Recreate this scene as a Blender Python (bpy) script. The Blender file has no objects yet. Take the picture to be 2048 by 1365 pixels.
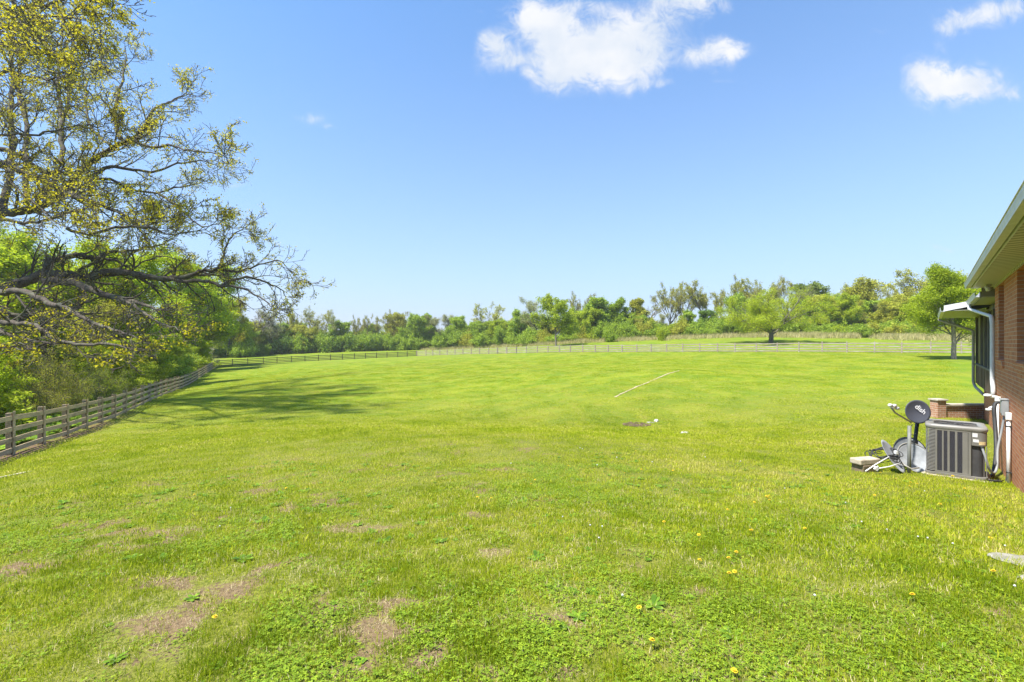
import bpy, bmesh, math, random
import numpy as np
from mathutils import Vector, Matrix, noise as mnoise
R = math.radians
F = 910.0; CX = 1024.0; CY = 688.0       # photo pixels: focal length and vanishing point of the level view
EYE = 1.75                                # camera height over the lawn it stands on
S = bpy.context.scene
COL = S.collection
# ---------------------------------------------------------------- camera
cam_d = bpy.data.cameras.new('camera'); cam = bpy.data.objects.new('camera', cam_d); COL.objects.link(cam)
cam_d.sensor_width = 36.0; cam_d.lens = 36.0 * F / 2048.0
cam_d.shift_y = (CY - 682.5) / 2048.0
cam_d.clip_start = 0.05; cam_d.clip_end = 3000
cam.location = (0, 0, EYE); cam.rotation_euler = (R(90), 0, 0)
S.camera = cam
# ---------------------------------------------------------------- light
SUN_EL = R(61); SUN_DIR = Vector((-0.90, -0.44, 0)).normalized()       # horizontal direction towards the sun
sd = bpy.data.lights.new('sun', 'SUN'); sun = bpy.data.objects.new('sun', sd); COL.objects.link(sun)
sd.energy = 4.6; sd.angle = R(2.0); sd.color = (1.0, 0.955, 0.88)
sv = Vector((SUN_DIR.x * math.cos(SUN_EL), SUN_DIR.y * math.cos(SUN_EL), math.sin(SUN_EL)))
sun.rotation_euler = sv.to_track_quat('Z', 'Y').to_euler(); sun.location = (-30, -10, 60)
S.view_settings.view_transform = 'Standard'; S.view_settings.look = 'None'
S.view_settings.exposure = 1.2; S.view_settings.gamma = 1.0
S.cycles.max_bounces = 6; S.cycles.diffuse_bounces = 3; S.cycles.transmission_bounces = 3
S.cycles.use_adaptive_sampling = True
W = bpy.data.worlds.new("World"); S.world = W; W.use_nodes = True

class NT:
    def __init__(s, nt): s.t = nt; s.n = nt.nodes; s.l = nt.links
    def new(s, typ, **kw):
        nd = s.n.new(typ)
        for k, v in kw.items():
            if k.startswith('i_'):
                nd.inputs[int(k[2:]) if k[2:].isdigit() else k[2:].replace('_', ' ')].default_value = v
            else: setattr(nd, k, v)
        return nd
    def put(s, sock, v):
        if isinstance(v, bpy.types.NodeSocket): s.l.new(v, sock)
        elif v is not None:
            if hasattr(sock.default_value, '__len__') and hasattr(v, '__len__') and len(sock.default_value) == 4 and len(v) == 3: v = (*v, 1)
            sock.default_value = v
    def math(s, op, a, b=None, c=None, clamp=False):
        nd = s.n.new('ShaderNodeMath'); nd.operation = op; nd.use_clamp = clamp
        s.put(nd.inputs[0], a)
        if b is not None: s.put(nd.inputs[1], b)
        if c is not None: s.put(nd.inputs[2], c)
        return nd.outputs[0]
    def mix(s, f, a, b, mode='MIX'):
        nd = s.n.new('ShaderNodeMix'); nd.data_type = 'RGBA'; nd.blend_type = mode
        s.put(nd.inputs[0], f); s.put(nd.inputs[6], a); s.put(nd.inputs[7], b)
        return nd.outputs[2]
    def sstep(s, x, a, b):
        nd = s.n.new('ShaderNodeMapRange'); nd.interpolation_type = 'SMOOTHSTEP'
        s.put(nd.inputs[0], x); nd.inputs[1].default_value = a; nd.inputs[2].default_value = b
        return nd.outputs[0]
    def noise(s, vec, scale, detail=3, rough=.55, dist=0):
        nd = s.n.new('ShaderNodeTexNoise'); s.put(nd.inputs['Vector'], vec)
        nd.inputs['Scale'].default_value = scale; nd.inputs['Detail'].default_value = detail
        nd.inputs['Roughness'].default_value = rough; nd.inputs['Distortion'].default_value = dist
        return nd.outputs[0]
    def mapping(s, vec, scale=(1, 1, 1), rot=(0, 0, 0), loc=(0, 0, 0)):
        nd = s.n.new('ShaderNodeMapping'); s.put(nd.inputs[0], vec)
        nd.inputs[1].default_value = loc; nd.inputs[2].default_value = rot; nd.inputs[3].default_value = scale
        return nd.outputs[0]

# sky: Nishita, with the scattered cumulus of the photo mixed in by direction
w = NT(W.node_tree); w.n.clear()
sky = w.new('ShaderNodeTexSky'); sky.sky_type = 'NISHITA'; sky.sun_disc = False
sky.sun_elevation = SUN_EL; sky.sun_rotation = math.atan2(SUN_DIR.x, SUN_DIR.y)
sky.air_density = 1.0; sky.dust_density = 0.6; sky.ozone_density = 2.0; sky.altitude = 200
tc = w.new('ShaderNodeTexCoord')
sep = w.new('ShaderNodeSeparateXYZ'); w.l.new(tc.outputs['Generated'], sep.inputs[0])
yy = w.math('MAXIMUM', sep.outputs[1], 0.05)
u = w.math('DIVIDE', sep.outputs[0], yy); v = w.math('DIVIDE', sep.outputs[2], yy)
comb = w.new('ShaderNodeCombineXYZ'); w.l.new(u, comb.inputs[0]); w.l.new(v, comb.inputs[1])
wn = w.noise(comb.outputs[0], 9.0, 6, .6); wn2 = w.noise(w.mapping(comb.outputs[0], loc=(5, 3, 0)), 9.0, 6, .6)
u2 = w.math('ADD', u, w.math('MULTIPLY', w.math('SUBTRACT', wn, .5), .10))
v2 = w.math('ADD', v, w.math('MULTIPLY', w.math('SUBTRACT', wn2, .5), .07))
BL = [(1100, 70, 75, 62, 1), (1190, 105, 95, 75, 1), (1275, 65, 98, 62, 1), (1375, 5, 80, 40, 1), (1120, 150, 62, 48, .85), (1245, 140, 85, 50, .9),
      (1070, 25, 60, 40, .9), (988, 102, 42, 48, .95), (1045, 128, 50, 24, .65), (1420, 108, 60, 34, .85), (1475, 95, 45, 20, .7), (1320, 165, 50, 12, .25),
      (1890, 168, 92, 58, 1), (1970, 165, 80, 38, .75), (1850, 140, 40, 30, .6), (2020, 190, 40, 16, .4), (1960, 35, 95, 30, .55), (1895, 50, 45, 28, .5), (2020, 10, 60, 25, .7), (1880, 90, 40, 14, .3),
      (620, 238, 40, 15, .45), (650, 252, 24, 8, .3), (458, 369, 40, 9, .5), (1768, 68, 34, 9, .25), (1882, 496, 50, 8, .4), (1170, 10, 60, 20, .5), (960, 25, 26, 8, .18), (1450, 160, 30, 10, .2)]
acc = None
for (bx, by, rx, ry, am) in BL:
    dx = w.math('MULTIPLY_ADD', u2, F / rx, -(bx - CX) / rx); dy = w.math('MULTIPLY_ADD', v2, F / ry, -(CY - by) / ry)
    q = w.math('MULTIPLY_ADD', dx, dx, w.math('MULTIPLY', dy, dy))
    m = w.math('MULTIPLY', w.math('EXPONENT', w.math('MULTIPLY', q, -1.6)), am * 1.15)
    acc = m if acc is None else w.math('ADD', acc, m)
det = w.noise(comb.outputs[0], 20.0, 9, .66, .8)
dens = w.math('MULTIPLY_ADD', w.math('SUBTRACT', det, .5), w.math('MULTIPLY', w.math('MINIMUM', acc, .6), 4.0), acc)
mask = w.math('MULTIPLY', w.sstep(dens, .10, 1.25), .96)
mask = w.math('MULTIPLY', mask, w.sstep(sep.outputs[1], .08, .12))
grey = w.noise(w.mapping(comb.outputs[0], loc=(2, 1, 0)), 7.0, 4, .5)
ccol = w.mix(w.sstep(grey, .35, .65), (3.95, 4.35, 4.95), (5.2, 5.22, 5.3))
# the photo's sky is a lighter, milkier blue than a bare Nishita: thin high haze, whiter towards the horizon
elev = w.math('MAXIMUM', sep.outputs[2], 0.0)
hz = w.math('MINIMUM', w.math('MULTIPLY', w.math('EXPONENT', w.math('MULTIPLY', elev, -2.9)), 1.04), .96)
base = w.mix(1.0, sky.outputs[0], (0.52, 1.12, 1.5), 'MULTIPLY')
base = w.mix(hz, base, (3.75, 4.2, 5.2))
fin = w.mix(mask, base, ccol)
bg = w.new('ShaderNodeBackground'); w.l.new(fin, bg.inputs[0]); bg.inputs[1].default_value = 0.084
wo = w.new('ShaderNodeOutputWorld'); w.l.new(bg.outputs[0], wo.inputs[0])

# ---------------------------------------------------------------- helpers
def tag(o, label=None, cat=None, group=None, kind=None):
    if label: o['label'] = label
    if cat: o['category'] = cat
    if group: o['group'] = group
    if kind: o['kind'] = kind
    return o
def empty(name, loc=(0, 0, 0), rz=0.0, label=None, cat=None, group=None):
    o = bpy.data.objects.new(name, None); COL.objects.link(o); o.location = loc; o.rotation_euler = (0, 0, rz); o.empty_display_size = .2
    return tag(o, label, cat, group)
def link(name, me, parent=None, mat=None):
    o = bpy.data.objects.new(name, me); COL.objects.link(o)
    if mat and not me.materials: me.materials.append(mat)
    if parent: o.parent = parent
    return o
def np_mesh(name, V, Q, var=None, smooth=False, attrs=None):
    """mesh from vertex array and an (n,k) face array"""
    me = bpy.data.meshes.new(name); V = np.asarray(V, np.float32); Q = np.asarray(Q, np.int32)
    k = Q.shape[1]; n = len(Q)
    me.vertices.add(len(V)); me.vertices.foreach_set('co', V.ravel())
    me.loops.add(n * k); me.loops.foreach_set('vertex_index', Q.ravel())
    me.polygons.add(n); me.polygons.foreach_set('loop_start', np.arange(0, n * k, k, dtype=np.int32))
    if smooth: me.polygons.foreach_set('use_smooth', np.ones(n, bool))
    if var is not None:
        a = me.attributes.new('var', 'FLOAT', 'FACE'); a.data.foreach_set('value', np.asarray(var, np.float32))
    if attrs:
        for kk, vv in attrs.items():
            a = me.attributes.new(kk, 'FLOAT', 'POINT'); a.data.foreach_set('value', np.asarray(vv, np.float32))
    me.update(calc_edges=True); me.validate()
    return me
class MB:
    """collects boxes, tubes and prisms of one part"""
    def __init__(s): s.v = []; s.f = []; s.sm = []
    def add(s, vs, fs, smooth=False):
        o = len(s.v); s.v += [tuple(x) for x in vs]; s.f += [tuple(i + o for i in f) for f in fs]; s.sm += [smooth] * len(fs); return s
    def box(s, x0, x1, y0, y1, z0, z1, M=None):
        vs = [Vector(p) for p in ((x0, y0, z0), (x1, y0, z0), (x1, y1, z0), (x0, y1, z0), (x0, y0, z1), (x1, y0, z1), (x1, y1, z1), (x0, y1, z1))]
        if M: vs = [M @ p for p in vs]
        return s.add(vs, [(0, 3, 2, 1), (4, 5, 6, 7), (0, 1, 5, 4), (1, 2, 6, 5), (2, 3, 7, 6), (3, 0, 4, 7)])
    def tube(s, pts, r, n=8, caps=True):
        pts = [Vector(p) for p in pts]; m = len(pts); rr = r if hasattr(r, '__len__') else [r] * m
        vs = []; up = None
        for i, p in enumerate(pts):
            t = (pts[min(i + 1, m - 1)] - pts[max(i - 1, 0)]).normalized()
            if up is None: up = t.orthogonal().normalized()
            up = (up - t * up.dot(t)).normalized(); b = t.cross(up)
            for k in range(n):
                a = 2 * math.pi * k / n; vs.append(p + (up * math.cos(a) + b * math.sin(a)) * rr[i])
        fs = [(i * n + k, i * n + (k + 1) % n, (i + 1) * n + (k + 1) % n, (i + 1) * n + k) for i in range(m - 1) for k in range(n)]
        s.add(vs, fs, True)
        if caps: s.add(vs[:n], [tuple(range(n))[::-1]]); s.add(vs[-n:], [tuple(range(n))])
        return s
    def sweep(s, pts, prof, upv=(0, 0, 1), closed=True):
        """sweep a 2d profile (side, up) along points"""
        pts = [Vector(p) for p in pts]; m = len(pts); n = len(prof); upv = Vector(upv); vs = []
        for i, p in enumerate(pts):
            t = (pts[min(i + 1, m - 1)] - pts[max(i - 1, 0)]).normalized(); sd_ = t.cross(upv).normalized(); uu = sd_.cross(t)
            for (a, b) in prof: vs.append(p + sd_ * a + uu * b)
        kk = n if closed else n - 1
        s.add(vs, [(i * n + k, i * n + (k + 1) % n, (i + 1) * n + (k + 1) % n, (i + 1) * n + k) for i in range(m - 1) for k in range(kk)])
        if closed: s.add(vs[:n], [tuple(range(n))[::-1]]); s.add(vs[-n:], [tuple(range(n))])
        return s
    def prism(s, poly, z0, z1, M=None):
        n = len(poly); vs = [Vector((x, y, z0)) for x, y in poly] + [Vector((x, y, z1)) for x, y in poly]
        if M: vs = [M @ p for p in vs]
        return s.add(vs, [tuple(range(n))[::-1], tuple(range(n, 2 * n))] + [(k, (k + 1) % n, n + (k + 1) % n, n + k) for k in range(n)])
    def lathe(s, prof, n=24, M=None):
        """prof: (radius, height) pairs"""
        vs = [Vector((r * math.cos(2 * math.pi * k / n), r * math.sin(2 * math.pi * k / n), h)) for r, h in prof for k in range(n)]
        if M: vs = [M @ p for p in vs]
        return s.add(vs, [(i * n + k, i * n + (k + 1) % n, (i + 1) * n + (k + 1) % n, (i + 1) * n + k) for i in range(len(prof) - 1) for k in range(n)], True)
    def build(s, name, mat, parent=None, bevel=0):
        me = bpy.data.meshes.new(name); me.from_pydata([tuple(v) for v in s.v], [], s.f)
        for p, sm in zip(me.polygons, s.sm): p.use_smooth = sm
        bm = bmesh.new(); bm.from_mesh(me); bmesh.ops.remove_doubles(bm, verts=bm.verts, dist=1e-5)
        bmesh.ops.recalc_face_normals(bm, faces=bm.faces)
        bm.to_mesh(me); bm.free(); me.update()
        o = link(name, me, parent, mat)
        if bevel:
            b = o.modifiers.new('bevel', 'BEVEL'); b.width = bevel; b.segments = 2; b.limit_method = 'ANGLE'; b.angle_limit = R(40)
        return o

# ---------------------------------------------------------------- terrain: thin-plate surface through sighted points (photo x, photo y, depth)
CT = [(1024, 1365, 2.35), (300, 1330, 2.6), (1750, 1330, 2.55), (-200, 1250, 3.1), (2200, 1230, 3.1),
      (2048, 1130, 3.95), (1024, 1052, 5.0), (400, 1060, 5.0), (1600, 1060, 4.9), (60, 1010, 6.3),
      (1024, 924, 10), (500, 925, 10.2), (1400, 925, 9.8), (1650, 930, 9.8), (1945, 958, 8.9), (1852, 948, 9.4), (2048, 988, 7.63), (2018, 975, 9.0), (1730, 940, 9.6),
      (1024, 882, 10.6), (1024, 862, 15.5), (600, 872, 14), (1300, 884, 12.3), (1700, 882, 13.8), (1024, 846, 21.5), (1024, 794, 30), (1024, 753, 45), (1024, 722, 70),
      (25.6, 908.8, 14.1), (206, 848, 22), (304, 801.4, 33), (436, 733, 92), (436, 768, 50), (436, 822, 27), (-300, 980, 10.5),
      (833, 712.7, 112), (1012, 707.7, 93), (1244, 705, 76), (1470, 704.2, 65), (1803, 706.5, 53), (1923, 708.3, 49), (2100, 712, 45),
      (1868, 827, 16.2), (1965, 843, 16.5), (1868, 790, 22), (1700, 826, 21), (1700, 765, 31), (1700, 745, 35.5), (1700, 738, 39), (1400, 760, 31), (1360, 744, 36), (1240, 795, 25), (1905, 719, 43), (1905, 745, 33),
      (1300, 847, 21.5), (650, 750, 55), (700, 722, 85),
      (500, 706, 160), (650, 700, 170), (850, 697, 170), (1010, 692, 150), (1112, 693, 100), (1300, 678, 115), (1500, 672, 102), (1540, 687, 75), (1800, 680, 80), (1960, 682, 78), (2200, 690, 75)]
def W3(px, py, d): return ((px - CX) / F * d, d, (CY - py) / F * d + EYE)
C3 = [W3(*c) for c in CT]
C3 += [(0, 0, 0.0), (-6, 0, -.25), (5, 0, -.05), (0, -8, .1), (-12, 6, -1.0), (14, 2, -.5), (-40, 10, -3.0), (-45, 45, -3.6), (-95, 90, -3.2), (-60, -20, -1.5), (40, -20, 0.2), (0, -50, 0),
       (-150, 150, -1), (-60, 260, 2), (30, 240, 4), (90, 190, 7), (140, 120, 6), (190, 60, 4), (-300, 0, -1), (-300, 400, 4), (300, 0, 3), (300, 400, 10), (0, 600, 10), (0, -300, 0), (40, 22, -1.5), (24, 12, -.9), (60, 40, .2)]
C3 = np.array(C3, float); _P = C3[:, :2]; _n = len(_P)
def _U(d2): return np.where(d2 > 1e-9, d2 * np.log(d2 + 1e-12), 0) * .5
_K = _U(((_P[:, None] - _P[None]) ** 2).sum(-1)) + np.eye(_n) * 6.0
_A = np.zeros((_n + 3, _n + 3)); _A[:_n, :_n] = _K; _A[:_n, _n] = 1; _A[:_n, _n + 1:] = _P; _A[_n, :_n] = 1; _A[_n + 1:, :_n] = _P.T
_w = np.linalg.solve(_A, np.concatenate([C3[:, 2], np.zeros(3)]))
def gzv(X, Y):
    X = np.asarray(X, float); Y = np.asarray(Y, float); sh = X.shape; X = X.ravel(); Y = Y.ravel(); out = np.empty(len(X))
    for i in range(0, len(X), 20000):
        x = X[i:i + 20000]; y = Y[i:i + 20000]
        out[i:i + 20000] = _U((x[:, None] - _P[:, 0]) ** 2 + (y[:, None] - _P[:, 1]) ** 2) @ _w[:_n] + _w[_n] + x * _w[_n + 1] + y * _w[_n + 2]
    und = .018 * np.sin(X * 1.3 + .7 * Y) * np.sin(Y * .9 - .4 * X) + .012 * np.sin(X * 2.9 + 1) * np.sin(Y * 2.3 + X)
    return (out + und).reshape(sh)
def gz(x, y): return float(gzv(np.array([x]), np.array([y]))[0])
def hit(px, py):
    """where the sight line of a photo pixel meets the terrain"""
    d = np.concatenate([np.arange(1.5, 40, .05), np.arange(40, 220, .25)])
    x = (px - CX) / F * d; z = (CY - py) / F * d + EYE
    g = gzv(x, d); i = int(np.argmax(z <= g)); 
    return Vector((x[i], d[i], g[i]))
def at(px, py, d): return Vector(W3(px, py, d))
# value noise
def vnoise(x, y, s, seed=0):
    x = np.asarray(x) * s + 1000.3; y = np.asarray(y) * s + 777.1; xi = np.floor(x).astype(np.int64); yi = np.floor(y).astype(np.int64); fx = x - xi; fy = y - yi
    def h(a, b):
        n = (a * 374761393 + b * 668265263 + seed * 982451653) & 0xffffffff; n = ((n ^ (n >> 13)) * 1274126177) & 0xffffffff; return ((n ^ (n >> 16)) & 0xffff) / 65535.0
    fx = fx * fx * (3 - 2 * fx); fy = fy * fy * (3 - 2 * fy)
    return (h(xi, yi) * (1 - fx) + h(xi + 1, yi) * fx) * (1 - fy) + (h(xi, yi + 1) * (1 - fx) + h(xi + 1, yi + 1) * fx) * fy
def fbm(x, y, s, seed=0, o=4):
    a = 0; t = 0
    for i in range(o): a = a + vnoise(x, y, s * 2 ** i, seed + i) * .5 ** i; t += .5 ** i
    return a / t
def ss(x, a, b): x = np.clip((x - a) / (b - a), 0, 1); return x * x * (3 - 2 * x)
# the left fence line
FA = Vector((-15.47, 14.08)); FB = Vector((-59.4, 92.0)); FD = (FB - FA).normalized(); FN = Vector((-FD.y, FD.x))   # FN points into the woods
PATCH = [(1273, 851, .6, .5), (1330, 862, .4, .25), (1440, 872, .5, .3), (1395, 866, .4, .25), (340, 1260, .32, .16), (460, 1275, .15, .08), (330, 1170, .4, .14), (470, 1180, .28, .1), (248, 1098, .16, .08), (300, 1067, .5, .12), (420, 1040, .4, .12), (590, 1125, .22, .12), (650, 1195, .3, .1),
         (770, 1212, .3, .08), (745, 1270, .4, .12), (1120, 1255, .25, .1), (1385, 1195, .25, .09), (1640, 1190, .22, .1), (840, 1325, .22, .14), (1115, 1350, .2, .1), (60, 1140, .5, .14), (180, 1050, .6, .12), (1410, 1200, .2, .06), (1960, 1235, .2, .07), (1745, 1260, .2, .06),
         (1000, 940, .4, .2), (820, 850, .8, .3), (890, 862, .6, .3), (520, 985, .5, .15), (640, 1010, .5, .15)]
PW = [(hit(a, b), c * 1.1, d * 1.3) for a, b, c, d in PATCH]
def bare(x, y):
    m = ss(fbm(x, y, 1.1, 3, 5) * .75 + .25 * fbm(x, y, .22, 9, 3) + .05 * ss(-x, -2, 6) * ss(-y, -14, -3), .60, .78) * .6
    jx = x + (fbm(x, y, 5, 5, 3) - .5) * .45; jy = y + (fbm(x, y, 5, 6, 3) - .5) * .35
    for p, a, b in PW:
        q = ((jx - p.x) / a) ** 2 + ((jy - p.y) / b) ** 2; m = np.maximum(m, ss(1.35 - q, 0, 1.3) * .9)
    m = np.maximum(m, ss(fbm(x, y, 2.6, 63, 4), .57, .70) * (.36 + .36 * ss(-x + .35 * y, -1, 3)))
    m = m * (1 - ss(np.hypot(x, y), 7, 20) * .75)
    # leaf litter under the fence
    s_ = (x - FA.x) * FD.x + (y - FA.y) * FD.y; o_ = (x - FA.x) * FN.x + (y - FA.y) * FN.y
    lit = ss(.62 - np.abs(o_ + .05 - (fbm(x, y, .8, 21) - .5) * 1.3), 0, .3) * ss(20 - s_, 0, 14)
    return np.clip(m, 0, 1), np.clip(lit, 0, 1)
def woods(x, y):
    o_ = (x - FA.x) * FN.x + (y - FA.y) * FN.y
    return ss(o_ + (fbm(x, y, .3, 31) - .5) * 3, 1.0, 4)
# ---------------------------------------------------------------- materials
MATS = {}
def mat(name):
    m = bpy.data.materials.new(name); m.use_nodes = True; t = NT(m.node_tree); t.n.clear(); MATS[name] = m
    t.bsdf = t.new('ShaderNodeBsdfPrincipled'); t.out = t.new('ShaderNodeOutputMaterial'); t.l.new(t.bsdf.outputs[0], t.out.inputs[0]); t.m = m
    return t
def objco(t): return t.new('ShaderNodeTexCoord').outputs['Object']
def bump(t, h, strength=.3, dist=.01):
    b = t.new('ShaderNodeBump'); b.inputs['Strength'].default_value = strength; b.inputs['Distance'].default_value = dist
    t.put(b.inputs['Height'], h); t.l.new(b.outputs[0], t.bsdf.inputs['Normal'])
def simple(name, c1, c2=None, scale=8, rough=.6, metal=0, bs=0, stretch=(1, 1, 1), spec=.5, detail=5):
    t = mat(name); v = t.mapping(objco(t), scale=stretch)
    n = t.noise(v, scale, detail, .6)
    t.put(t.bsdf.inputs['Base Color'], t.mix(t.sstep(n, .3, .7), c1, c2 or tuple(c * .8 for c in c1)))
    t.put(t.bsdf.inputs['Roughness'], rough); t.put(t.bsdf.inputs['Metallic'], metal); t.put(t.bsdf.inputs['Specular IOR Level'], spec)
    if bs: bump(t, n, bs)
    return t.m
def lawn_tone(t):
    """two slow colour variations of the lawn, the same for blades and for the earth under them"""
    p = t.new('ShaderNodeNewGeometry').outputs['Position']
    a = t.noise(t.mapping(p, scale=(1, 1, 0)), .35, 4, .62, .5); b = t.noise(t.mapping(p, scale=(1, 1, 0), loc=(31, 17, 0)), 1.7, 3, .6)
    return a, b, p
G_YEL = (.30, .33, .025); G_MID = (.20, .27, .018); G_DRK = (.095, .18, .014); G_STR = (.36, .31, .11)
# ground
t = mat('earth'); a, b, p = lawn_tone(t)
att = lambda t, n: t.new('ShaderNodeAttribute', attribute_name=n).outputs['Fac']
fine = t.noise(t.mapping(p, scale=(1, 1, .3)), 38, 5, .7); vf = t.noise(p, 150, 3, .6); far_n = t.noise(t.mapping(p, scale=(1, 1, 0)), 3.2, 6, .7)
xyz = t.new('ShaderNodeSeparateXYZ'); t.l.new(p, xyz.inputs[0])
dist = t.new('ShaderNodeVectorMath', operation='DISTANCE'); t.l.new(p, dist.inputs[0]); dist.inputs[1].default_value = (18, -30, 0)
wide = t.noise(t.mapping(p, scale=(1, 1.6, 0)), .09, 5, .68, .6)
mow = t.math('SINE', t.math('ADD', t.math('MULTIPLY', dist.outputs['Value'], 2.6), t.math('MULTIPLY', a, 5.0)))
col = t.mix(t.sstep(a, .38, .64), (0.129, 0.202, 0.010), (0.219, 0.258, 0.015))
col = t.mix(t.math('MULTIPLY', t.sstep(b, .5, .75), .7), col, (0.292, 0.267, 0.052))
col = t.mix(t.math('MULTIPLY', t.sstep(far_n, .50, .72), .5), col, (0.086, 0.155, 0.010))
col = t.mix(t.math('MULTIPLY', t.sstep(far_n, .45, .25), .4), col, (0.284, 0.310, 0.034))
col = t.mix(t.math('MULTIPLY', t.math('MULTIPLY_ADD', mow, .5, .5), .22), col, (0.103, 0.163, 0.010))
col = t.mix(t.math('MULTIPLY', t.sstep(fine, .45, .75), .6), col, (0.077, 0.112, 0.017))
soil = t.mix(t.sstep(fine, .35, .7), (.215, .145, .078), (.085, .056, .030))
soil = t.mix(t.sstep(vf, .55, .7), soil, (0.284, 0.232, 0.138))
# under the near blades the thatch shows
tb = att(t, 'thatch')
col = t.mix(tb, col, t.mix(t.sstep(fine, .38, .6), (.21, .195, .045), (.085, .095, .015)))
col = t.mix(t.sstep(t.math('ADD', att(t, 'bare'), t.math('MULTIPLY', t.math('SUBTRACT', t.math('ADD', fine, t.noise(p, 9, 5, .65)), 1.0), 1.3)), .42, .66), col, soil)
col = t.mix(t.math('MULTIPLY', t.sstep(wide, .48, .62), .38), col, (.17, .175, .03))
tan = att(t, 'tall'); col = t.mix(t.math('MULTIPLY', tan, t.sstep(far_n, .3, .6)), col, (.42, .36, .17))
lit = t.mix(t.sstep(vf, .4, .6), (.20, .13, .085), (.07, .045, .03)); col = t.mix(att(t, 'litter'), col, lit)
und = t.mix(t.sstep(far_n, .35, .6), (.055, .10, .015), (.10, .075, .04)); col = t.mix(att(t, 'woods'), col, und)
t.put(t.bsdf.inputs['Base Color'], col); t.put(t.bsdf.inputs['Roughness'], .95); t.put(t.bsdf.inputs['Specular IOR Level'], .1)
bump(t, t.math('ADD', fine, far_n), .5, .03)
def foliage(name, cols, trans=.35, rough=.55, lawn=False, tcol=None, spec=.12, sat=1.0):
    """leaf material: colour from the per-face 'var' attribute, nudged per object"""
    t = mat(name); r = t.new('ShaderNodeValToRGB'); r.color_ramp.interpolation = 'LINEAR'
    els = r.color_ramp.elements; n = len(cols)
    for i, c in enumerate(cols):
        e = els[i] if i < 2 else els.new(i / (n - 1)); e.position = i / (n - 1)
    for i, c in enumerate(cols): els[i].position = i / (n - 1); els[i].color = (*c, 1)
    v = att(t, 'var'); oi = t.new('ShaderNodeObjectInfo').outputs['Random']
    if lawn:
        a, b, p = lawn_tone(t)
        v = t.math('ADD', v, t.math('MULTIPLY', t.math('SUBTRACT', a, .5), 1.5)); v = t.math('ADD', v, t.math('MULTIPLY', t.math('SUBTRACT', b, .5), .9))
    v = t.math('ADD', v, t.math('MULTIPLY', t.math('SUBTRACT', oi, .5), .22), clamp=True)
    t.l.new(v, r.inputs[0]); c = r.outputs[0]
    t.put(t.bsdf.inputs['Base Color'], c); t.put(t.bsdf.inputs['Roughness'], rough); t.put(t.bsdf.inputs['Specular IOR Level'], spec)
    if trans:
        tr = t.new('ShaderNodeBsdfTranslucent'); t.put(tr.inputs[0], t.mix(.5, c, tcol or (.30, .36, .02), 'MIX'))
        ms = t.new('ShaderNodeMixShader'); ms.inputs[0].default_value = trans
        t.l.new(t.bsdf.outputs[0], ms.inputs[1]); t.l.new(tr.outputs[0], ms.inputs[2]); t.l.new(ms.outputs[0], t.out.inputs[0])
    return t.m
M_GRASS = foliage('grass_blade', [(0.134, 0.207, 0.006), (0.247, 0.320, 0.010), (0.371, 0.432, 0.016), (0.495, 0.495, 0.041), (0.578, 0.495, 0.175)], .38, .6, True, tcol=(.40, .46, .02), spec=.08)
M_STRAW = foliage('straw', [(.20, .15, .08), (.42, .33, .17), (.60, .50, .28)], .1, .8, spec=.05)
M_CLOVER = foliage('clover_leaf', [(0.122, 0.195, 0.014), (0.195, 0.293, 0.020), (0.305, 0.403, 0.028)], .25, .5)
M_WEED = foliage('weed_leaf', [(.06, .12, .012), (0.099, 0.188, 0.016), (0.166, 0.287, 0.022), (0.265, 0.387, 0.033)], .25, .45)
M_TAN = foliage('dry_grass_blade', [(.20, .26, .04), (.42, .38, .15), (.58, .50, .27)], .2, .7, tcol=(.5, .42, .2))
M_LIME = foliage('leaf_lime', [(.20, .27, .014), (.32, .41, .02), (.44, .53, .03), (.54, .60, .05)], .42, .5)
M_GREEN = foliage('leaf_green', [(0.144, 0.228, 0.024), (0.240, 0.360, 0.036), (0.372, 0.504, 0.048), (0.516, 0.624, 0.072)], .38, .5)
M_DARK = foliage('leaf_dark_green', [(0.084, 0.156, 0.024), (0.144, 0.240, 0.036), (0.228, 0.348, 0.048)], .25, .5)
M_OLIVE = foliage('leaf_olive', [(0.228, 0.240, 0.036), (0.372, 0.384, 0.042), (0.504, 0.516, 0.060), (0.576, 0.612, 0.084)], .35, .55, tcol=(.38, .30, .02))
M_SPRING = foliage('leaf_oak_spring', [(.22, .19, .012), (.38, .34, .014), (.50, .48, .02), (.58, .56, .035)], .5, .5, tcol=(.70, .60, .02))
M_BRONZE = foliage('leaf_bronze', [(0.204, 0.180, 0.036), (0.324, 0.300, 0.048), (0.408, 0.408, 0.060), (0.360, 0.444, 0.048)], .3, .6, tcol=(.32, .24, .03))
M_VIVID = foliage('leaf_vivid', [(.20, .30, .012), (.34, .46, .014), (.46, .58, .02), (.56, .64, .04)], .5, .5, tcol=(.5, .58, .02))
M_GREYTWIG = foliage('leaf_grey_buds', [(0.264, 0.240, 0.144), (0.360, 0.360, 0.168), (0.360, 0.432, 0.108)], .25, .7, tcol=(.3, .28, .1))
def bark(name, c1, c2, moss=None):
    t = mat(name); p = objco(t); n = t.noise(t.mapping(p, scale=(1, 1, .35)), 14, 6, .65)
    c = t.mix(t.sstep(n, .35, .65), c1, c2); n2 = t.noise(p, 2.2, 4, .6)
    if moss: c = t.mix(t.math('MULTIPLY', t.sstep(n2, .48, .62), .7), c, moss)
    t.put(t.bsdf.inputs['Base Color'], c); t.put(t.bsdf.inputs['Roughness'], .9); t.put(t.bsdf.inputs['Specular IOR Level'], .15); bump(t, n, .7, .02); return t.m
M_OAKBARK = bark('oak_bark', (.12, .10, .08), (.05, .04, .03), (.13, .135, .085))
M_BARK = bark('grey_bark', (.20, .175, .14), (.10, .085, .065), (.15, .16, .10))
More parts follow.
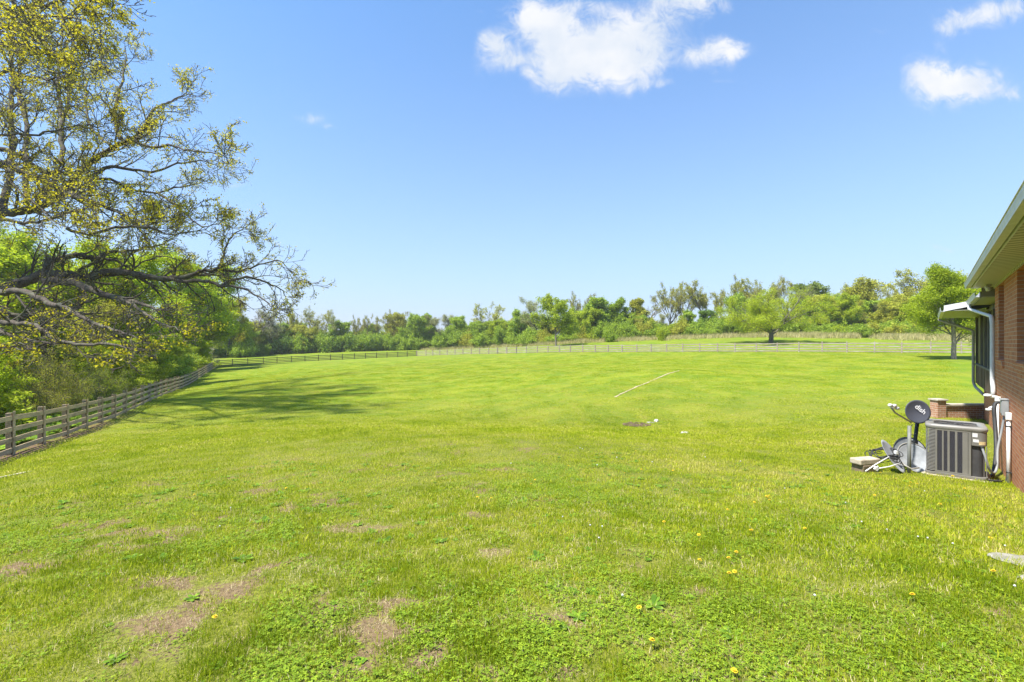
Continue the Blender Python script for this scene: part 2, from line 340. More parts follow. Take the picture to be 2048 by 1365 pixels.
M_BARKP = bark('pale_bark', (.30, .26, .22), (.15, .13, .11))
# ---------------------------------------------------------------- ground
dt = .02
tx = np.arange(-5.45, 5.46, dt); ty = np.arange(-4.3, 5.46, dt); gx = 6 * np.sinh(tx); gy = 6 * np.sinh(ty) 
GX, GY = np.meshgrid(gx, gy); GZ = gzv(GX, GY)
bb, ll = bare(GX, GY); ww = woods(GX, GY)
rr = np.hypot(GX, GY)
far_edge = None
nx, ny = len(gx), len(gy); idx = np.arange(nx * ny).reshape(ny, nx)
Q = np.stack([idx[:-1, :-1], idx[:-1, 1:], idx[1:, 1:], idx[1:, :-1]], -1).reshape(-1, 4)
tallv = np.zeros_like(GX)
me = np_mesh('ground', np.stack([GX, GY, GZ], -1).reshape(-1, 3), Q, smooth=True,
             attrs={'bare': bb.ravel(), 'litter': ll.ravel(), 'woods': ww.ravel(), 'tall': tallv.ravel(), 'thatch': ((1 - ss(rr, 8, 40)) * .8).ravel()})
tag(link('ground', me, mat=MATS['earth']), kind='structure')

# ---------------------------------------------------------------- grass: stuff made of instanced tufts
rng = np.random.default_rng(7)
def blades(n, rad, h0, h1, w, lean=.6, seg=2, seed=0, varlo=0, varhi=1, curl=.5):
    g = np.random.default_rng(seed); a = g.uniform(0, 2 * np.pi, n); r = rad * np.sqrt(g.uniform(0, 1, n)); bx = r * np.cos(a); by = r * np.sin(a)
    h = g.uniform(h0, h1, n); ld = g.uniform(0, 2 * np.pi, n); le = np.abs(g.normal(0, lean, n)); le = np.minimum(le, 1.35)
    ww_ = w * g.uniform(.6, 1.3, n); fd = ld + np.pi / 2 + g.normal(0, .6, n); sx = np.cos(fd) * ww_; sy = np.sin(fd) * ww_
    V = []; 
    for k in range(seg + 1):
        s = k / seg; hh = h * s; l2 = le * (1 + curl * s)
        x = bx + np.cos(ld) * np.sin(np.minimum(l2, 1.5)) * hh; y = by + np.sin(ld) * np.sin(np.minimum(l2, 1.5)) * hh; z = np.cos(np.minimum(l2, 1.5)) * hh - .006 * (k == 0)
        wd = (1 - s ** 1.5) * .5 + .04
        V.append(np.stack([x - sx * wd, y - sy * wd, z], -1)); V.append(np.stack([x + sx * wd, y + sy * wd, z], -1))
    V = np.stack(V, 1); m = V.shape[1]; base = (np.arange(n) * m)[:, None]
    Q = np.concatenate([base + np.array([2 * k, 2 * k + 1, 2 * k + 3, 2 * k + 2]) for k in range(seg)], 0)
    var = np.tile(np.clip(g.normal((varlo + varhi) / 2, (varhi - varlo) / 3, n), 0, 1), seg)
    return V.reshape(-1, 3), Q, var
def leafquads(C, size, g, flat=0.0, aspect=.5, normal=None):
    """rhombic leaves about the centres C"""
    n = len(C); size = np.broadcast_to(size, (n,))[:, None]
    a = g.normal(size=(n, 3)); a[:, 2] *= (1 - flat); a /= np.linalg.norm(a, axis=1)[:, None] + 1e-9
    b = g.normal(size=(n, 3)); b[:, 2] *= (1 - flat); b -= (a * b).sum(1)[:, None] * a; b /= np.linalg.norm(b, axis=1)[:, None] + 1e-9
    V = np.stack([C - a * size * .5, C + b * size * .5 * aspect, C + a * size * .5, C - b * size * .5 * aspect], 1)
    return V.reshape(-1, 3), np.arange(4 * n).reshape(n, 4)
def clover(seed, n=34, rad=.13, leaf=.008, h=.035):
    g = np.random.default_rng(seed); Vs = []
    a = g.uniform(0, 6.28, n); r = rad * np.sqrt(g.uniform(0, 1, n)); hh = g.uniform(.4, 1, n) * h; var = []
    for i in range(n):
        c = np.array([r[i] * np.cos(a[i]), r[i] * np.sin(a[i]), hh[i]]); r0 = g.uniform(0, 6.28); s = leaf * g.uniform(.7, 1.3); tl = g.normal(0, .25, 2); v0 = g.uniform(0, 1)
        for k in range(3):
            d = np.array([np.cos(r0 + k * 2.09), np.sin(r0 + k * 2.09), 0]); d[2] = d[0] * tl[0] + d[1] * tl[1] - .1; p = np.array([-d[1], d[0], 0])
            Vs += [c, c + d * s * .8 + p * s * .62, c + d * s * 1.5, c + d * s * .8 - p * s * .62]; var.append(v0)
    return np.array(Vs), np.arange(12 * n).reshape(-1, 4), np.array(var)
def rosette(seed, n=11, L=.09, wd=.022, up=.5):
    g = np.random.default_rng(seed); Vs = []; Qs = []; var = []
    for i in range(n):
        a = i * 2.4 + g.normal(0, .2); l = L * g.uniform(.6, 1.2); d = np.array([np.cos(a), np.sin(a), 0]); p = np.array([-d[1], d[0], 0]); w0 = wd * g.uniform(.7, 1.2); o = len(Vs); u0 = up * g.uniform(.5, 1.3)
        for k, (s, wk) in enumerate([(0.05, .25), (.35, .8), (.7, 1.), (.9, .6), (1.0, .08)]):
            c = d * s * l + np.array([0, 0, l * u0 * (s - .55 * s * s) + .004]); Vs += [c - p * w0 * wk, c + p * w0 * wk]
        for k in range(4): Qs.append([o + 2 * k, o + 2 * k + 1, o + 2 * k + 3, o + 2 * k + 2]); var.append(g.uniform(0, 1))
    return np.array(Vs), np.array(Qs), np.array(var)
def proto(name, data, m):
    me = np_mesh(name, data[0], data[1], data[2]); me.materials.append(m); return bpy.data.objects.new(name, me)   # never linked: only instanced
def scatter(name, pts, scale, idx, protos, kindname=None):
    """one 'stuff' object: tufts instanced on points"""
    P = np.asarray(pts, np.float32); me = bpy.data.meshes.new(name); me.vertices.add(len(P)); me.vertices.foreach_set('co', P.ravel())
    a = me.attributes.new('sc', 'FLOAT', 'POINT'); a.data.foreach_set('value', np.asarray(scale, np.float32))
    a = me.attributes.new('rz', 'FLOAT', 'POINT'); a.data.foreach_set('value', rng.uniform(0, 6.28, len(P)).astype(np.float32))
    a = me.attributes.new('ix', 'INT', 'POINT'); a.data.foreach_set('value', np.asarray(idx, np.int32)); me.update()
    o = link(name, me); ng = bpy.data.node_groups.new(name, 'GeometryNodeTree')
    ng.interface.new_socket('Geometry', in_out='INPUT', socket_type='NodeSocketGeometry'); ng.interface.new_socket('Geometry', in_out='OUTPUT', socket_type='NodeSocketGeometry')
    N = ng.nodes; L = ng.links; gi = N.new('NodeGroupInput'); go = N.new('NodeGroupOutput'); iop = N.new('GeometryNodeInstanceOnPoints'); j = N.new('GeometryNodeJoinGeometry')
    for p in reversed(protos):
        oi = N.new('GeometryNodeObjectInfo'); oi.inputs['Object'].default_value = p; oi.inputs['As Instance'].default_value = True; L.new(oi.outputs['Geometry'], j.inputs[0])
    L.new(gi.outputs[0], iop.inputs['Points']); L.new(j.outputs[0], iop.inputs['Instance']); iop.inputs['Pick Instance'].default_value = True
    def na(nm, ty): q = N.new('GeometryNodeInputNamedAttribute'); q.data_type = ty; q.inputs[0].default_value = nm; return q.outputs[0]
    L.new(na('ix', 'INT'), iop.inputs['Instance Index']); L.new(na('sc', 'FLOAT'), iop.inputs['Scale'])
    cx = N.new('ShaderNodeCombineXYZ'); L.new(na('rz', 'FLOAT'), cx.inputs[2]); L.new(cx.outputs[0], iop.inputs['Rotation'])
    L.new(iop.outputs[0], go.inputs[0]); md = o.modifiers.new('tufts', 'NODES'); md.node_group = ng
    return o
def ring(n, r0, r1, half=62):
    """random places between two distances, in a fan a little wider than the lens sees"""
    r = np.sqrt(rng.uniform(r0 ** 2, r1 ** 2, n)); a = rng.uniform(-R(half), R(half), n); return r * np.sin(a), r * np.cos(a)
HN = Vector((.737, -.676)); HO = Vector((9.45, 8.57))
STONES = []
def lawn_ok(x, y):
    """not in the house, not on the litter"""
    inside = ((x - HO.x) * HN.x + (y - HO.y) * HN.y) > -.03
    b_, l_ = bare(x, y); o_ = (x - FA.x) * FN.x + (y - FA.y) * FN.y
    return ~inside & (o_ < 1.0), b_, l_
near_p = [proto('thatch', blades(40, .12, .02, .06, .004, 1.5, 1, 14, .95, 1.3), M_STRAW), proto('tuft_a', blades(46, .11, .018, .045, .0050, .75, 2, 1, .1, .75), M_GRASS), proto('tuft_b', blades(34, .12, .02, .055, .0045, .6, 2, 2, .2, .9), M_GRASS),
          proto('tuft_c', blades(40, .11, .015, .035, .0048, 1.0, 1, 3, .5, 1.1), M_GRASS), proto('tuft_d', blades(60, .10, .025, .06, .0042, .5, 2, 4, 0, .5), M_GRASS)]
mid_p = [proto('tuft_e', blades(90, .24, .018, .045, .0085, .8, 1, 5, .1, .8), M_GRASS), proto('tuft_f', blades(80, .24, .02, .05, .0085, .7, 1, 6, .2, .9), M_GRASS), proto('tuft_g', blades(70, .22, .015, .04, .009, 1.0, 1, 7, .45, 1), M_GRASS)]
far_p = [proto('tuft_h', blades(120, .6, .02, .05, .02, .9, 1, 8, .2, .75), M_GRASS), proto('tuft_i', blades(120, .6, .02, .05, .02, .9, 1, 9, .35, .9), M_GRASS)]
def grass_layer(name, n, r0, r1, protos, s0, s1, seed, edges=(0, 0)):
    x, y = ring(n, r0, r1); fade = rng.uniform(0, 1, n) < 1 - ss(np.hypot(x, y), r1 * .62, r1) * .98; x = x[fade]; y = y[fade]; n = len(x); ok, b_, l_ = lawn_ok(x, y)
    nokeep = ok & (rng.uniform(0, 1, n) < b_ * .8) & (rng.uniform(0, 1, n) > l_ * .6); xb, yb = x[nokeep], y[nokeep]
    keep = ok & (rng.uniform(0, 1, n) > ss(b_ + (vnoise(x, y, 9, 77) - .5) * .7, .15, .8) * .93) & (rng.uniform(0, 1, n) > l_ * .95); x = x[keep]; y = y[keep]
    lush = fbm(x, y, .7, seed, 3); sc = rng.uniform(s0, s1, len(x)) * (.75 + .6 * lush)
    ix = np.minimum((np.clip(fbm(x, y, 1.3, seed + 4, 3) * 1.6 - .3 + rng.normal(0, .22, len(x)), 0, .999) * len(protos)).astype(int), len(protos) - 1)
    if protos is near_p: ix = np.where((ix == 0) & (rng.uniform(0, 1, len(x)) < .75), 1 + rng.integers(0, 4, len(x)), ix); ix = np.where(rng.uniform(0, 1, len(x)) < .10, 0, ix)
    if protos is near_p and len(xb): x = np.concatenate([x, xb]); y = np.concatenate([y, yb]); sc = np.concatenate([sc, rng.uniform(.3, .8, len(xb))]); ix = np.concatenate([ix, np.where(rng.uniform(0, 1, len(xb)) < .7, 0, 3)])
    return tag(scatter(name, np.stack([x, y, gzv(x, y) - .002], -1), sc, ix, protos), 'mown green lawn grass mixed with straw and clover', 'grass', kind='stuff')
grass_layer('lawn_grass', 26000, .8, 8.0, near_p, .55, 1.05, 11)
grass_layer('lawn_grass', 30000, 4.5, 27, mid_p, .8, 1.25, 12)
grass_layer('lawn_grass', 34000, 14, 90, far_p, .8, 1.2, 13)
# clover and broad-leaved weeds
cl_p = [proto('clover_a', clover(1), M_CLOVER), proto('clover_b', clover(2, 40, .14, .010, .045), M_CLOVER), proto('clover_c', clover(3, 26, .12, .0075, .03), M_CLOVER)]
x, y = ring(16000, .8, 9); ok, b_, l_ = lawn_ok(x, y); f_ = fbm(x, y, .9, 41, 4) + .12 * ss(1.2 - np.abs(y - 2.8), 0, 1) * ss(x, -2, 0)
k_ = ok & (rng.uniform(0, 1, len(x)) < ss(f_, .54, .70) * .5 + .07) & (b_ < .6); x = x[k_]; y = y[k_]
tag(scatter('clover', np.stack([x, y, gzv(x, y)], -1), rng.uniform(.55, 1.0, len(x)), rng.integers(0, 3, len(x)), cl_p), 'low clover leaves spreading through the near lawn', 'clover', kind='stuff')
we_p = [proto('weed_a', rosette(1), M_WEED), proto('weed_b', rosette(2, 9, .12, .028, .7), M_WEED), proto('weed_c', rosette(3, 14, .07, .014, .8), M_WEED), proto('weed_d', rosette(4, 16, .06, .018, .35), M_WEED)]
x, y = ring(1500, 1.2, 11); ok, b_, l_ = lawn_ok(x, y); k_ = ok & (rng.uniform(0, 1, len(x)) < .15 + .85 * ss(fbm(x, y, .8, 51, 3), .45, .65)); x = x[k_]; y = y[k_]
WX = [hit(a, b) for a, b in ((800, 1240), (735, 1175), (590, 1250), (230, 1330), (385, 1205), (880, 1085), (900, 1180), (1185, 1190), (210, 1155), (720, 1330), (1060, 1340), (1965, 1150), (1935, 1130), (2000, 1165))]
wp = np.concatenate([np.stack([x, y, gzv(x, y)], -1), np.array([tuple(p) for p in WX])]); wsc = np.concatenate([rng.uniform(.3, .75, len(x)), np.full(len(WX), .6)])
tag(scatter('weeds', wp, wsc, rng.integers(0, 4, len(wp)), we_p), 'broad leaved weeds growing in the near lawn', 'weeds', kind='stuff')
# ---------------------------------------------------------------- fences
def wood(name, c1, c2, c3, ang, sc=1.0):
    t = mat(name); p = objco(t); v = t.mapping(t.mapping(p, rot=(0, 0, -ang)), scale=(.16, 1, 1)); n = t.noise(v, 26 * sc, 5, .65); n2 = t.noise(v, 5, 4, .6); n3 = t.noise(p, 1.1, 3)
    c = t.mix(t.sstep(n, .32, .68), c1, c2); c = t.mix(t.math('MULTIPLY', t.sstep(n2, .5, .68), .75), c, c3); c = t.mix(t.math('MULTIPLY', t.sstep(n3, .5, .7), .3), c, (.20, .20, .12))
    t.put(t.bsdf.inputs['Base Color'], c); t.put(t.bsdf.inputs['Roughness'], .9); t.put(t.bsdf.inputs['Specular IOR Level'], .15); bump(t, n, .5, .01); return t.m
def make_fence(name, pts, label, m, mpost, side, H=1.3, rails=(.17, .48, .79, 1.13), rh=.145, batten=True, seed=1):
    """pts: post positions (x,y); side: +1/-1 which side the boards are nailed to"""
    rg = random.Random(seed); root = empty(name, (pts[0][0], pts[0][1], gz(*pts[0])), 0, label, 'fence'); o0 = Vector(root.location)
    P = [Vector((x, y, gz(x, y))) for x, y in pts]
    def frame(i):
        d = (P[min(i + 1, len(P) - 1)] - P[max(i - 1, 0)]); d.z = 0; d.normalize(); return d, Vector((-d.y, d.x, 0)) * side
    for i, p in enumerate(P):
        d, n = frame(i); b = MB(); h = H + rg.uniform(-.03, .03); tl = rg.uniform(-.012, .012); Mx = Matrix.Translation(p - o0) @ Matrix(((d.x, n.x, tl, 0), (d.y, n.y, rg.uniform(-.01, .01), 0), (0, 0, 1, 0), (0, 0, 0, 1)))
        b.box(-.065, .065, -.13, -.002, -.25, h, Mx); b.build('post', mpost, root, .008)
        if batten:
            b = MB(); b.box(-.062, .062, .034, .056, -.02, h + rg.uniform(-.01, .05), Mx); b.build('batten', m, root)
    for ri, rz in enumerate(rails):
        b = MB(); dz = [rg.uniform(-.02, .02) for _ in P]
        for i in range(len(P) - 1):
            d, n = frame(i); d2, n2 = frame(i + 1); a = P[i] - o0 + n * .016 + Vector((0, 0, rz + dz[i])); c = P[i + 1] - o0 + n2 * .016 + Vector((0, 0, rz + dz[i + 1]))
            dd = (c - a).normalized(); a2 = a + dd * .006; c2 = c - dd * .006; mid = (a2 + c2) / 2 + Vector((0, 0, rg.uniform(-.012, .006))) + n * rg.uniform(-.002, .004); rr_ = rh * rg.uniform(.93, 1.05) / 2
            b.sweep([a2, mid, c2], [(-.013, -rr_), (.013, -rr_), (.013, rr_), (-.013, rr_)])
        b.build('rail', m, root)
    return root
ang = math.atan2(FD.y, FD.x)
WL = wood('weathered_board', (.62, .47, .29), (.42, .31, .19), (.30, .22, .14), ang); WLP = wood('weathered_post', (.36, .28, .19), (.20, .155, .10), (.20, .18, .10), ang)
npst = 39; LFP = [tuple(FA + (FB - FA) * (k / (npst - 1.0))) for k in range(-3, npst)]
make_fence('board_fence', LFP, 'weathered four-board wooden fence running along the woods on the left', WL, WLP, -1, seed=2)
px1 = [420 + 0, 465, 495.5, 526.7, 554, 583, 610, 637, 661, 685, 709, 731, 753, 774, 795.5, 814.6, 833]
def on_line(pxl, pa, da, pb, db):
    out = []
    for p in pxl:
        iv = 1 / da + (p - pa) / (pb - pa) * (1 / db - 1 / da); d = 1 / iv; out.append(((p - CX) / F * d, d))
    return out
seg1 = on_line([436 + (x_ - 436) for x_ in [436.0] + px1[1:]], 436, 92, 833, 112)
seg1[0] = tuple(FB + Vector((.12, .1)))
D1 = wood('dark_board', (.17, .135, .105), (.10, .08, .062), (.07, .06, .05), 0.5)
make_fence('board_fence', seg1, 'dark brown board fence crossing the far left of the meadow to the bend', D1, D1, -1, seed=3)
px2 = [833 + .6] + [420 + a / 3.15 for a in (1360, 1403, 1447, 1493, 1543, 1593, 1645, 1697, 1755, 1812, 1870, 1930)] + [1000 + a / 3.657 for a in (-20, 45, 120, 192, 272, 350, 433, 514, 604, 696, 790, 892, 1000, 1105, 1218, 1335, 1460, 1590, 1718, 1875, 2027)] + [1440 + a / 3.94 for a in (622, 805, 1000, 1217, 1432, 1660, 1903, 2160, 2440, 2740)]
seg2 = on_line(px2, 833, 112, 1803, 53)
D2 = wood('grey_board', (.37, .31, .25), (.24, .19, .15), (.45, .42, .38), -.7)
make_fence('board_fence', seg2, 'pale weathered board fence along the far right side of the lawn', D2, D2, -1, seed=4)

# ---------------------------------------------------------------- house (local frame: x along the wall away from the camera, y outwards, z up; origin at the wall beside the air conditioner)
HA = math.atan2(.737, .676); E0 = EYE
brick = mat('brick')
def brick_mat(name, c1, c2, c3, mortar):
    t = mat(name); p = objco(t); sp = t.new('ShaderNodeSeparateXYZ'); t.l.new(p, sp.inputs[0]); cb = t.new('ShaderNodeCombineXYZ')
    t.l.new(t.math('ADD', sp.outputs[0], sp.outputs[1]), cb.inputs[0]); t.l.new(sp.outputs[2], cb.inputs[1])
    wob = t.noise(p, 30, 2); br = t.new('ShaderNodeTexBrick'); t.l.new(cb.outputs[0], br.inputs['Vector'])
    br.inputs['Scale'].default_value = 1; br.inputs['Brick Width'].default_value = .213; br.inputs['Row Height'].default_value = .0762; br.inputs['Mortar Size'].default_value = .006; br.inputs['Mortar Smooth'].default_value = .15; br.inputs['Bias'].default_value = -.1
    br.inputs['Color1'].default_value = (*c1, 1); br.inputs['Color2'].default_value = (*c2, 1); br.inputs['Mortar'].default_value = (*mortar, 1)
    n = t.noise(p, 55, 5, .7); n2 = t.noise(t.mapping(p, scale=(3, 3, 9)), 1.5, 3, .6)
    c = t.mix(t.math('MULTIPLY', t.sstep(n, .45, .7), .5), br.outputs[0], c3); c = t.mix(t.math('MULTIPLY', t.sstep(n2, .5, .75), .3), c, c3)
    c = t.mix(br.outputs['Fac'], c, mortar)
    t.put(t.bsdf.inputs['Base Color'], c); t.put(t.bsdf.inputs['Roughness'], .9); t.put(t.bsdf.inputs['Specular IOR Level'], .2)
    bump(t, t.math('ADD', t.math('MULTIPLY', br.outputs['Fac'], -1.0), t.math('MULTIPLY', n, .35)), .8, .008); return t.m
M_BRICK = brick_mat('red_brick', (.40, .13, .056), (.54, .215, .09), (.56, .30, .16), (.48, .37, .27))
M_BRICK2 = brick_mat('retaining_brick', (.34, .15, .085), (.42, .21, .13), (.55, .42, .32), (.55, .48, .40))
M_WHITE = simple('white_metal', (.69, .69, .68), (.58, .58, .565), 6, .5, detail=4, spec=.25)
M_SOFF = mat('cream_soffit'); t = M_SOFF; p = objco(t); wv = t.new('ShaderNodeTexWave'); wv.bands_direction = 'X'; t.l.new(p, wv.inputs[0]); wv.inputs['Scale'].default_value = 1.55; wv.inputs['Distortion'].default_value = 0
sl = t.sstep(wv.outputs['Fac'], .0, .5); t.put(t.bsdf.inputs['Base Color'], t.mix(sl, (.17, .165, .11), (.55, .53, .39))); t.put(t.bsdf.inputs['Roughness'], .5); bump(t, sl, .6, .008); M_SOFF = t.m
M_FASC = simple('fascia_metal', (.26, .27, .21), (.22, .23, .18), 4, .45)  # darkened tone: shade under the gutter is put into the fascia colour
M_TRIM = simple('soffit_trim', (.66, .68, .60), (.58, .60, .52), 4, .4)
M_SHING = simple('shingle', (.09, .085, .08), (.14, .13, .12), 30, .95, bs=.5)
M_SCREEN = simple('dark_screen', (.012, .012, .012), (.02, .02, .02), 3, .3)
M_PWOOD = simple('old_porch_wood', (.12, .075, .045), (.045, .03, .02), 14, .85, bs=.3, stretch=(1, 1, .12))
M_GREYW = simple('grey_mullion', (.16, .15, .13), (.09, .085, .075), 9, .8, stretch=(1, 1, .2))
M_STONE = simple('limestone', (.33, .31, .265), (.19, .18, .145), 9, .9, bs=.6)
M_CONC = simple('old_concrete', (.50, .43, .33), (.30, .25, .18), 7, .95, bs=.8)
M_CAPST = simple('cap_stone', (.50, .45, .36), (.36, .32, .25), 6, .9, bs=.4)
M_GLASS = simple('window_glass', (.03, .035, .04), (.04, .045, .05), 2, .08)
M_VINYL = simple('white_vinyl', (.72, .71, .66), (.62, .61, .56), 5, .45)
M_ACG = simple('ac_paint', (.175, .165, .145), (.145, .138, .12), 3, .45)
M_ACL = simple('ac_cap', (.235, .225, .205), (.20, .19, .17), 3, .42)
M_ACD = simple('ac_dark', (.05, .048, .05), (.035, .034, .036), 8, .6)
M_BLACK = simple('black_rubber', (.018, .018, .018), (.035, .035, .035), 8, .6)
M_GALV = simple('galvanised_metal', (.38, .36, .31), (.29, .275, .24), 12, .6, spec=.2)
M_PVC = simple('white_pvc', (.76, .76, .72), (.62, .61, .57), 6, .4)
M_GCOND = simple('grey_conduit', (.30, .31, .31), (.24, .25, .25), 6, .5)
M_STICK = simple('sticker', (.70, .70, .68), (.55, .55, .54), 60, .5)
M_STICKC = simple('warning_sticker', (.62, .52, .25), (.45, .32, .18), 40, .5)
M_DISHD = simple('dish_charcoal', (.060, .068, .090), (.075, .082, .105), 4, .4)
M_DISHG = simple('dish_grey', (.36, .38, .40), (.27, .285, .30), 9, .5, bs=.05)
M_SOILM = simple('dirt', (.10, .07, .045), (.05, .035, .025), 20, .95, bs=.5)

house = empty('brick_house', (HO.x, HO.y, 0), HA, 'single storey red brick house with white gutters and cream soffit at the right edge', 'house')
ZB, ZS = -3.6 + E0, 1.38 + E0
T0, T1 = -7.6, 3.33
WIN = [(1.5, 2.56, -.41 + E0, 1.33 + E0), (-1.9, -.44, -.39 + E0, 1.33 + E0), (-5.6, -4.2, -.39 + E0, 1.33 + E0)]
b = MB(); xs = sorted([T0, T1] + [w_[0] for w_ in WIN] + [w_[1] for w_ in WIN]); th = .12
for i in range(len(xs) - 1):
    a_, c_ = xs[i], xs[i + 1]; wn_ = [w_ for w_ in WIN if abs(w_[0] - a_) < 1e-6]
    if wn_: b.box(a_, c_, -.25, 0, ZB, wn_[0][2], None); b.box(a_, c_, -.25, 0, wn_[0][3], ZS + .03)
    else: b.box(a_, c_, -.25, 0, ZB, ZS + .03)
b.box(T0, T1 - .003, -10, -9.75, ZB, ZS + .03); b.box(T0, T0 + .25, -9.75, -.25, ZB, ZS + .03); b.box(T1 - .25, T1 - .003, -9.75, -.25, ZB, ZS + .03)
b.build('wall', M_BRICK, house)
for (a_, c_, z0, z1) in WIN:
    f = MB()
    f.box(a_ + .003, c_ - .003, -.17, -.11, z0 + .07, z0 + .13); f.box(a_ + .003, c_ - .003, -.17, -.11, z1 - .06, z1 - .003)
    f.box(a_ + .003, a_ + .06, -.17, -.11, z0 + .13, z1 - .06); f.box(c_ - .06, c_ - .003, -.17, -.11, z0 + .13, z1 - .06); f.box(a_ + .06, c_ - .06, -.165, -.12, (z0 + z1) / 2, (z0 + z1) / 2 + .05)
    wf = f.build('window', M_PWOOD, house)
    g_ = MB(); g_.box(a_ + .05, c_ - .05, -.15, -.142, z0 + .1, z1 - .04); g_.build('pane', M_GLASS, wf)
    s_ = MB(); Mx = Matrix.Translation((0, 0, z0)) @ Matrix.Rotation(R(-9), 4, 'X'); s_.box(a_ - .05, c_ + .05, -.11, .045, -.11, .066, Mx); s_.build('sill', M_BRICK, wf)
# dark foundation under the porch, and the wall return
b = MB(); b.box(T1 + .003, 10.4, -.5, -.25, ZB, -1.48 + E0); b.box(10.15, 10.4, -5, -.503, ZB, -1.48 + E0); b.build('foundation', M_BRICK, house)
# main roof
RT0, RT1 = T0 - .4, 3.45
b = MB(); ez = 1.53 + E0; rise = 5.42 * 5 / 12
for y0_, y1_ in ((.42, -5.0), (-10.4, -5.0)):
    b.add([(RT0, y0_, ez), (RT1, y0_, ez), (RT1, y1_, ez + rise), (RT0, y1_, ez + rise), (RT0, y0_, ez + .03), (RT1, y0_, ez + .03), (RT1, y1_, ez + rise + .03), (RT0, y1_, ez + rise + .03)], [(0, 1, 2, 3), (4, 7, 6, 5), (0, 4, 5, 1), (1, 5, 6, 2), (2, 6, 7, 3), (3, 7, 4, 0)])
rf = b.build('roof', M_SHING, house)
b = MB(); 
for tt in (T0 + .1, T1 - .1): b.add([(tt, 0, ez - .12), (tt, -10, ez - .12), (tt, -5, ez + rise - .15)], [(0, 1, 2)]); b.add([(tt + .05, 0, ez - .12), (tt + .05, -10, ez - .12), (tt + .05, -5, ez + rise - .15)], [(0, 2, 1)])
b.build('gable', M_VINYL, house)
b = MB(); b.box(RT0, RT1, .002, .385, ZS, ZS + .02); b.box(RT0, RT1, -10.38, -10.002, ZS, ZS + .02); b.build('soffit', M_SOFF, house)
b = MB(); b.box(RT0, RT1 + .002, .386, .402, ZS - .012, ZS + .035); b.build('soffit_trim', M_TRIM, house)
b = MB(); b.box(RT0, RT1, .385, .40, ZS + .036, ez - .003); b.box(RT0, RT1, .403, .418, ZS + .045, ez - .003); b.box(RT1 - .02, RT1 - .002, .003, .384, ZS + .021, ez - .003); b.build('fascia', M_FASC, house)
# K-style gutter profile swept along the eave (side = outwards)
KP = [(0, 0), (.088, 0), (.09, .03), (.10, .075), (.10, .115), (.112, .115), (.112, .125), (.096, .125), (.094, .08), (.084, .035), (.08, .008), (.006, .008), (.006, .125), (0, .125)]
def gutter(b, a_, c_, close=True):
    """a_,c_ : local points, profile side points away from the house"""
    b.sweep([a_, c_], KP)
    return b
b = MB(); b.sweep([(RT1 + .01, .42, 1.385 + E0), (RT0, .42, 1.385 + E0)], [(x_, y_) for x_, y_ in KP]); gut = b.build('gutter', M_WHITE, house)
# check the outward side of the profile
sgn = max(v.co.y for v in gut.data.vertices) 
if sgn < .5:
    for v_ in gut.data.vertices: v_.co.y = .84 - v_.co.y
# frieze trim between wall and soffit
b = MB(); b.box(T0, T1, .002, .028, ZS - .045, ZS - .003); b.build('frieze', M_SOFF, house)
# porch: screened room beyond the brick corner
PZ = 1.10 + E0; PT1 = 12.2
po = -.12
b = MB()
for a_, c_ in ((3.38, 3.5), (5.5, 5.62), (6.98, 7.12), (8.2, 8.34), (9.7, 9.86), (11.86, 12.0)): b.box(a_, c_, po - .10, po, -.78 + E0, PZ)
b.box(3.5, 12.0, po - .09, po - .01, PZ - .14, PZ - .003); b.box(3.38, 12.0, po - .10, po + .012, -.80 + E0, -.74 + E0); b.box(11.88, 12.0, -4.5, po - .1, -.8 + E0, PZ); b.build('screen_frame', M_GREYW, house)
b = MB(); b.box(3.5, 11.85, po - .07, po - .06, -.74 + E0, PZ - .14); b.box(11.93, 11.94, -4.4, po - .1, -.7 + E0, PZ - .2); b.build('screen', M_SCREEN, house)
b = MB(); x_ = 3.4
rg = random.Random(4)
while x_ < 11.95: b.box(x_, min(x_ + .135, 12.0), po - .03, po + rg.uniform(-.004, .004), -1.47 + E0 + rg.uniform(-.015, .01), -.803 + E0); x_ += .142
b.build('porch_skirt', M_PWOOD, house)
b = MB(); b.box(3.36, 12, -4.5, po - .104, -1.46 + E0, -1.36 + E0); b.build('porch_floor', M_PWOOD, house)
# porch roof with its jog outwards
b = MB(); b.box(RT1 + .012, RT1 + .024, -.25, .22, PZ + .072, ZS + .02); b.build('end_panel', M_SOFF, house)
b = MB(); b.box(RT1 + .03, 6.7, -.25, .22, PZ + .05, PZ + .07); b.build('porch_soffit', M_SOFF, house)
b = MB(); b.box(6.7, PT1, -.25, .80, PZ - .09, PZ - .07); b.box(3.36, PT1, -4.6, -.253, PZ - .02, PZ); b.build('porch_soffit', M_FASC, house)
b = MB(); b.add([(RT1 + .02, .24, PZ + .19), (6.7, .24, PZ + .19), (6.7, .24, PZ + .15), (RT1 + .02, .24, PZ + .15), (RT1 + .02, -4.8, PZ + 1.1), (6.7, -4.8, PZ + 1.1), (6.7, -4.8, PZ + 1.05), (RT1 + .02, -4.8, PZ + 1.05)], [(0, 1, 2, 3), (4, 7, 6, 5), (0, 4, 5, 1), (3, 2, 6, 7), (0, 3, 7, 4), (1, 5, 6, 2)])
b.add([(6.703, .80, PZ + .08), (PT1, .80, PZ + .08), (PT1, .80, PZ + .03), (6.703, .80, PZ + .03), (6.703, -4.8, PZ + 1.1), (PT1, -4.8, PZ + 1.1), (PT1, -4.8, PZ + 1.05), (6.703, -4.8, PZ + 1.05)], [(0, 1, 2, 3), (4, 7, 6, 5), (0, 4, 5, 1), (3, 2, 6, 7), (0, 3, 7, 4), (1, 5, 6, 2)])
b.build('porch_roof', M_SHING, house)
